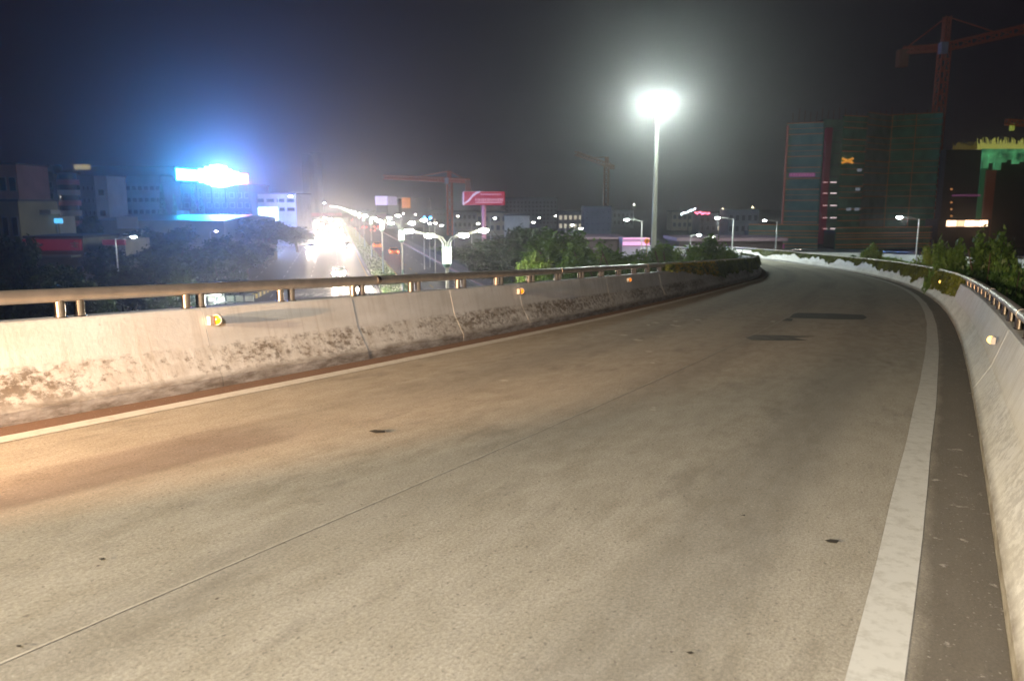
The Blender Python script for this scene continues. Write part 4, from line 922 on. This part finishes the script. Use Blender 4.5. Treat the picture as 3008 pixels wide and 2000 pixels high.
MB().box((Q1.x + 1.4, Q1.y, Q1.z - 1.2), (.8, .8, 1.6)).build('hook_block', mat('hook_yellow', (.5, .55, .1), .6, emit=(.6, .7, .1), strength=.15), c4)

# ------------------------------------------------------------------ the netted towers under construction
def netmat(name, a, b, em=None, st=0):
    m = mat(name, a, .85, var=.0, scale=.35, col2=b)
    if em:
        bb_ = m.node_tree.nodes['Principled BSDF']; bb_.inputs['Emission Color'].default_value = (*em, 1); bb_.inputs['Emission Strength'].default_value = st
    return m
N1 = netmat('teal_netting', (.20, .36, .22), (.09, .24, .15)); N2 = netmat('green_netting', (.13, .42, .26), (.06, .24, .13)); N3 = netmat('grey_netting', (.32, .42, .36), (.18, .28, .22))
M_bam = mat('orange_ledger', (.90, .36, .09), .7, emit=(.9, .28, .05), strength=.02)  # faint glow put into the scaffold colour for light caught on the pipes
tw = thing('netted_tower', 'wide tower under construction wrapped in green netting with orange scaffold', 'building under construction')
D = 205.0
def face(px0, px1, top, d0, d1=None, nfl=11, m=N1, led=True, z0=0.0, px0b=None, ledm=None):
    d1 = d1 or d0; a, b = at(px0, top, d0), at(px1, top, d1); H_ = (a.z + b.z) / 2 - z0; fh = H_ / nfl
    n_ = Vector((-(b.y - a.y), b.x - a.x, 0)).normalized(); n_ = n_ if n_.y < 0 else -n_
    for k in range(nfl):
        za, zb = z0 + fh * k + .10, z0 + fh * (k + 1) - .10; wb_ = [random.uniform(-.12, .12) for _ in range(7)]
        vs = []
        for q in range(7):
            p = a.lerp(b, q / 6); vs += [Vector((p.x, p.y, za)) + n_ * wb_[q], Vector((p.x, p.y, zb)) + n_ * .05, Vector((p.x, p.y, za)) - n_ * .2, Vector((p.x, p.y, zb)) - n_ * .2]
        fs = [(4 * q, 4 * q + 4, 4 * q + 5, 4 * q + 1) for q in range(6)] + [(4 * q + 2, 4 * q + 3, 4 * q + 7, 4 * q + 6) for q in range(6)] + [(0, 1, 3, 2), (24, 26, 27, 25)]
        mb = MB(); mb.add(vs, fs); mb.build('net_panel', m, tw)
        if led:
            for zz, ww in ((z0 + fh * (k + 1), .16), (z0 + fh * (k + .5), .09)):
                if ww < .1 and (k % 2): continue
                A_, B_ = Vector((a.x, a.y, zz)) + n_ * .35, Vector((b.x, b.y, zz)) + n_ * .35
                MB().bar(A_, B_, ww).build('scaffold_ledger', ledm or M_bam, tw)
face(2312, 2420, 362, D, D - 4, m=N1); face(2420, 2478, 350, D - 4, D - 3, m=N1, led=False)
face(2478, 2548, 342, D - 3, D, m=N2); face(2548, 2620, 336, D, D + 8, m=N3, ledm=mat('dim_ledger', (.70, .30, .07), .8, emit=(.9, .28, .05), strength=.010))
face(2620, 2770, 335, D + 8, D + 2, m=N2, ledm=mat('dim_ledger', (.30, .13, .04)))
for px, tp in ((2312, 370), (2548, 342), (2620, 340), (2690, 338)):
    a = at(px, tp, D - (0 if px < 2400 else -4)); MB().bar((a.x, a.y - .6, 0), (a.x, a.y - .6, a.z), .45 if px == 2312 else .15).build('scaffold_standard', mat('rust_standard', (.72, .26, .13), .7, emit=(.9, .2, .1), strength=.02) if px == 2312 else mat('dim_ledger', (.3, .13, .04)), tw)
slab('tower_core', mat('core_concrete', (.10, .10, .10), .9), xat(2322, 400, D + 34), xat(2764, 400, D + 10), D + 10, D + 34, 0, zat(352, D + 10), tw)
for k in range(26):
    a = at(2330 + k * 17, 345, D + 6); MB().bar((a.x, a.y, a.z - 1), (a.x + random.uniform(-.2, .2), a.y, a.z + random.uniform(.8, 2.6)), .09).build('rebar', mat('rebar_rust', (.32, .10, .05), .8), tw)
# hoist column with landing lights
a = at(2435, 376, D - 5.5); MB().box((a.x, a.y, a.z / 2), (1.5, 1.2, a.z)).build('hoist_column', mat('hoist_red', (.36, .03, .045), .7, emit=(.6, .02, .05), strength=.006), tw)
M_land = mat('landing_light', (.8, .7, .7), .4, emit=(.95, .72, .72), strength=.50)
for y_ in (536, 568, 604, 640, 672, 729):
    a = at(2447, y_, D - 6.3); MB().box((a.x + .1, a.y, a.z), (1.5, .3, .28)).build('landing_light', M_land, tw); MB().box((a.x - 2.0, a.y, a.z), (1.2, .2, .1)).build('landing_light', M_land, tw)
for px, y_ in ((2525, 500), (2520, 556), (2493, 615), (2517, 615), (2517, 672)):
    a = at(px, y_, D - 3.6); MB().box((a.x, a.y, a.z), (1.1, .2, .75)).build('opening', mat('pale_opening', (.4, .45, .5), .6, emit=(.5, .55, .65), strength=.14), tw)
a = at(2490, 473, D - 3.6)
MB().bar((a.x - 1.4, a.y, a.z + .6), (a.x + 1.4, a.y, a.z - .5), .45).bar((a.x - 1.4, a.y, a.z - .5), (a.x + 1.4, a.y, a.z + .6), .45).build('lit_brace', mat('amber_brace', (.6, .3, .05), .6, emit=(1.0, .42, .05), strength=.30), tw)
def banner(px0, px1, y0, y1, d, label):
    a, b = at(px0, y0, d), at(px1, y1, d); o = thing('banner', label, 'banner', ((a.x + b.x) / 2, d, (a.z + b.z) / 2)); W_, H_ = b.x - a.x, a.z - b.z
    slab('cloth', mat('purple_banner', (.50, .10, .34), .7, emit=(.8, .10, .48), strength=.06), -W_ / 2, W_ / 2, -.05, .05, -H_ / 2, H_ / 2, o); gr = random.Random(px0)
    for k in range(9):
        x = -W_ * .42 + W_ * .84 * k / 8; MB().box((x, -.07, 0), (.07, .03, H_ * .6)).box((x + gr.uniform(-.1, .1), -.07, H_ * .12), (W_ / 16, .03, .08)).box((x, -.07, -H_ * .18), (W_ / 18, .03, .07)).build('character', mat('banner_white', (.8, .6, .7), .6, emit=(.9, .5, .7), strength=.18), o)
banner(2318, 2394, 508, 520, D - 7, 'purple banner with white characters high on the netted tower')
# podium in front of the tower
pod = thing('podium', 'low netted podium with rows of orange scaffold in front of the tower', 'building under construction'); _tw = tw; tw = pod
face(2200, 2405, 660, 175, 172, nfl=4, m=N1); face(2455, 2735, 668, 172, 178, nfl=4, m=N1)
for pa_, pb_ in ((2216, 2402), (2460, 2720)): slab('podium_core', mat('core_concrete', (.10, .10, .10)), xat(pa_, 700, 180), xat(pb_, 700, 180), 180, 188, 0, zat(680, 182), pod); tw = _tw
banner(2215, 2304, 718, 731, 168, 'purple banner low on the netted podium left of the hoist')
# second tower at the right edge
t2 = thing('second_tower', 'dark unfinished tower at the right edge with glowing green net and yellow rebar on top', 'building under construction'); D2 = 185.0
x0, x1, x2, x3 = xat(2775, 500, D2), xat(2878, 500, D2), xat(2885, 500, D2), xat(3110, 500, D2)
slab('dark_frame', mat('dark_frame', (.035, .02, .02), .9), x0, x1, D2, D2 + 2.5, 0, zat(440, D2), t2)
slab('right_frame', mat('dark_frame2', (.03, .02, .017), .9), x2, x3, D2 + 1, D2 + 18, 0, zat(438, D2), t2)
LN_ = mat('glow_green_net', (.12, .5, .3), .8, emit=(.15, .62, .24), strength=.42, var=.0); gr = random.Random(5)  # emission stands in for floodlight falling on the net
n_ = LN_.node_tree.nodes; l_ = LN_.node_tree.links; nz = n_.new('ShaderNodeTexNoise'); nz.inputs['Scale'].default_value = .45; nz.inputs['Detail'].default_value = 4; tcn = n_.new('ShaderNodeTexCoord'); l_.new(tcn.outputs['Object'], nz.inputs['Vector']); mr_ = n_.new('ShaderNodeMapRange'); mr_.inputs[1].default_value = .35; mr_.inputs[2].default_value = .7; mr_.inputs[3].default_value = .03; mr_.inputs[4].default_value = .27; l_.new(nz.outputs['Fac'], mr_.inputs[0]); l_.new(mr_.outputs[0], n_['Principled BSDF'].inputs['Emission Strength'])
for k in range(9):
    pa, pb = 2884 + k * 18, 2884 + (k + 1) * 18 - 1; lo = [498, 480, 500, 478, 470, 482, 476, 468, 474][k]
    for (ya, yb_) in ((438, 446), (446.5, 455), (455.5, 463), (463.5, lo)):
        a, b = at(pa, ya, D2), at(pb, yb_, D2); slab('glow_net_panel', LN_, a.x, b.x, D2 - .3 + gr.uniform(-.1, .1), D2 + .2, b.z, a.z, t2)
for k in range(120):
    px = 2800 + k * 2.1; up = gr.uniform(402, 425) if px > 2870 else gr.uniform(416, 432); a, b = at(px, up, D2 + .5), at(px, 440, D2 + .5)
    MB().bar(b, a, .09).build('rebar', mat('glow_rebar', (.45, .45, .12), .7, emit=(.62, .62, .14), strength=.26) if px > 2870 else mat('dim_rebar', (.35, .3, .1), .7, emit=(.4, .3, .05), strength=.08), t2)  # glow put into the bars, stronger above the net
for k in range(6):
    a, b = at(2905 + k * 4, 495, D2), at(2890, 740, D2)
a = at(2912, 500, D2 - .6); MB().box((a.x, a.y, a.z / 2), (2.2, .5, a.z)).build('rust_column', mat('rust_column', (.34, .08, .03), .8, emit=(.5, .08, .02), strength=.012), t2)
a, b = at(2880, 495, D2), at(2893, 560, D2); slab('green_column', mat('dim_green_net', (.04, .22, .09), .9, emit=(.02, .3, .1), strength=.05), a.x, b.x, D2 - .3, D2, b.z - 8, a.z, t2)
for px0, px1, st in ((2781, 2808, 2.2), (2813, 2830, 1.0), (2835, 2858, 3.2), (2861, 2873, 1.8), (2877, 2899, 3.0)):
    a, b = at(px0, 648, D2 - 8), at(px1, 665, D2 - 8); f_ = slab('window', M_frame, a.x - .1, b.x + .1, D2 - 8.0, D2 - 7.9, b.z - .1, a.z + .1, t2)
    slab('lit_pane', mat('lit_pane_%d' % int(st * 10), (.9, .6, .4), .3, emit=(1.0, .60, .36), strength=st), a.x, b.x, D2 - 8.15, D2 - 8.0, b.z, a.z, f_)
slab('site_office', mat('dark_frame', (.07, .045, .045)), xat(2758, 650, D2 - 7.8), xat(2910, 650, D2 - 7.8), D2 - 7.8, D2 - 2, 0, zat(644, D2 - 7.8), t2)
for y_ in (556, 595, 615, 635): a = at(2795, y_, D2 - .3); MB().box((a.x, a.y, a.z), (.5, .1, .4)).build('work_light', mat('work_light', (.6, .3, .1), .5, emit=(1, .4, .12), strength=.25), t2)
a, b = at(2797, 572, D2 - .3), at(2880, 577, D2 - .3); slab('purple_strip', mat('purple_dim', (.3, .1, .25), .6, emit=(.6, .12, .4), strength=.08), a.x, b.x, a.y - .1, a.y, b.z, a.z, t2)

# ------------------------------------------------------------------ second ramp wall beyond the bend
rw = thing('retaining_wall', 'pale concrete wall of another ramp beyond the bend', 'wall')
wp = [(2130, 738, 118), (2300, 739.5, 110), (2544, 743.5, 100), (2785, 753, 84), (3008, 762, 72), (3300, 775, 60)]
for k in range(len(wp) - 1):
    a, b = at(*wp[k]), at(*wp[k + 1]); n_ = 6
    for q in range(n_):
        p, r_ = a.lerp(b, q / n_ + .002), a.lerp(b, (q + 1) / n_ - .002)
        o_ = Vector((0, .35, 0)); dn = Vector((0, 0, 1.15))
        vs = [p - dn, r_ - dn, r_, p, p - dn + o_, r_ - dn + o_, r_ + o_, p + o_]
        MB().add(vs, [(0, 1, 2, 3), (7, 6, 5, 4), (0, 4, 5, 1), (1, 5, 6, 2), (2, 6, 7, 3), (3, 7, 4, 0)]).build('wall_panel', mat('pale_wall', (.58, .57, .50), .8, var=.12, scale=.6), rw)
    sl = MB(); sl.add([a - Vector((0, 0, 1.15)), b - Vector((0, 0, 1.15)), Vector((b.x, b.y - 5, 0)), Vector((a.x, a.y - 5, 0))], [(3, 2, 1, 0)]); sl.build('bank', mat('green_bank', (.10, .15, .035), .95, var=.4, scale=.7), rw)
mb = MB(); mb.tube([at(px, y_ - 7, d) for px, y_, d in wp], .06, 8); mb.build('hand_rail', steel_post, rw)
g_ = np.random.default_rng(12); pts = []
for _ in range(12000):
    u = g_.random() * (len(wp) - 1); k = int(u); p = at(*wp[k]).lerp(at(*wp[k + 1]), u - k)
    pts.append((p.x + g_.normal(0, .4), p.y - .3 - abs(g_.normal(0, 1.6)), p.z - .75 - abs(g_.normal(0, .35)) + .22 * math.sin(u * 9) + .2 * math.sin(u * 23)))
o = bpy.data.objects.new('bank_plants', leaf_mesh(pts, .2, M_leafbright, 'bank', 8)); C.objects.link(o); tag(o, 'straggly green plants growing against the far ramp wall', 'plants', kind='stuff')
# piers under the ramps
for x, y in ((-1, 4), (9, 22), (19, 45), (23, 70)):
    MB().tube([(x, y, 0), (x, y, zroad(x, y) - .9)], .8, 14).build('pier', concrete, ramp)

# ------------------------------------------------------------------ pale fence and striped kerb below the left rail
fz = 2.0; fa, fbb = atz(333, 868, fz), atz(746, 868, fz)
fn = thing('panel_fence', 'pale panel fence with a dark rail seen under the left hand rail', 'fence'); n_ = 15
for k in range(n_):
    p, q = fa.lerp(fbb, k / n_), fa.lerp(fbb, (k + .96) / n_)
    MB().box(((p.x + q.x) / 2, p.y, 1.0), (q.x - p.x, .12, 2.0)).build('panel', mat('pale_panel', (.62, .64, .54), .8, var=.12, scale=.5), fn)
    MB().box((p.x - .02, p.y - .12, 1.0), (.12, .12, 2.1)).build('post', mat('dark_green_metal', (.05, .07, .06), .6), fn)
MB().box(((fa.x + fbb.x) / 2, fa.y - .2, 1.42), (fbb.x - fa.x, .1, .14)).build('rail', mat('dark_green_metal', (.05, .07, .06)), fn)
ka, kb = atz(738, 878, .12), atz(803, 845, .12)
kk = thing('striped_kerb', 'black and yellow striped kerb at the left edge of the highway', 'kerb')
for k in range(12):
    p, q = ka.lerp(kb, k / 12), ka.lerp(kb, (k + 1) / 12); c = (p + q) / 2; ang = math.atan2((q - p).y, (q - p).x)
    MB().box((c.x, c.y, .25), ((q - p).length * .99, .5, .5), ang).build('kerb_block', mat('kerb_yellow', (.65, .48, .10), .7) if k % 2 else mat('kerb_black', (.03, .03, .03), .7), kk)
pk = MB(); pk.add([atz(150, 960, .02), atz(745, 960, .02), atz(745, 880, .02), atz(150, 880, .02)], [(0, 1, 2, 3)]); tag(pk.build('paved_yard', pave), kind='structure')

# ------------------------------------------------------------------ unseen motorcycle added left of view to shadow the lane; warm spot stands apart
mc = thing('motorcycle', 'unseen motorcycle added left of the view to shadow the ramp', 'motorcycle', (-5.45, 0.25, zroad(-5.4, 0.2)), rz=R(-30)); mc.scale = (.85, .9, .88)
for y_ in (-.68, .68):
    wh = MB().lathe((0, y_, .31), [(.31, -.05), (.31, .05), (.25, .05), (.25, -.05), (.31, -.05)], 20, axis=(1, 0, 0)).build('wheel', M_tyre, mc)
    MB().lathe((0, y_, .31), [(.0001, -.03), (.22, -.015), (.22, .015), (.0001, .03)], 20, axis=(1, 0, 0)).build('rim', galv, wh)
MB().tube([(0, .62, .32), (0, .42, .95)], .04, 8).tube([(-.33, .30, 1.0), (0, .40, .98), (.33, .30, 1.0)], .018, 6).build('fork', galv, mc)
MB().tube([(0, .42, .85), (0, .1, .62), (0, -.4, .6), (0, -.68, .33)], .06, 8).lathe((0, 0, .42), [(.0001, -.2), (.17, -.18), (.19, 0), (.17, .18), (.0001, .2)], 12, axis=(1, 0, 0)).build('frame', dark, mc)
MB().tube([(0, .36, .80), (0, .15, .84), (0, -.1, .76)], .14, 10, r2=.10).build('tank', mat('red_tank', (.4, .03, .03), .3), mc)
MB().tube([(0, -.08, .76), (0, -.4, .74), (0, -.8, .82)], .12, 8, r2=.10).build('seat', dark, mc)
MB().lathe((0, .53, .84), [(.0001, -.1), (.08, -.06), (.10, .03), (.0001, .04)], 14, axis=(0, 1, -.1)).build('headlight', galv, mc)

lug = MB().box((0, -.62, 1.05), (.42, .45, .40)).build('top_box', dark, mc)
MB().tube([(-.34, -.25, 1.02), (.34, -.25, 1.02)], .17, 12).build('luggage_roll', mat('luggage_cloth', (.12, .10, .05), .9), mc)
for q in (-.33, .33): MB().box((q, -.6, .70), (.22, .48, .42)).build('pannier', dark, mc)
MB().box((0, .44, 1.18), (.42, .03, .42)).build('wind_screen', dark, mc)
# ------------------------------------------------------------------ haze over the whole town
hz = MB(); hz.box((0, 0, 29), (2960, 2960, 60)) if False else hz.add([(-1480, -1480, -1), (1480, -1480, -1), (1480, 1480, -1), (-1480, 1480, -1), (-1480, -1480, 78), (1480, -1480, 78), (1480, 1480, 78), (-1480, 1480, 78)], ((0,3,2,1),(4,5,6,7),(0,1,5,4),(1,2,6,5),(2,3,7,6),(3,0,4,7)))
hm_ = bpy.data.materials.new('haze'); hm_.use_nodes = True; nt = hm_.node_tree; nt.nodes.clear()
out = nt.nodes.new('ShaderNodeOutputMaterial'); pv = nt.nodes.new('ShaderNodeVolumePrincipled')
pv.inputs['Color'].default_value = (.93, .93, .95, 1); pv.inputs['Density'].default_value = .00135; pv.inputs['Anisotropy'].default_value = .89
nt.links.new(pv.outputs[0], out.inputs['Volume'])
tag(hz.build('haze', hm_), 'thin night haze hanging over the town and glowing round the lamps', 'haze', kind='stuff')
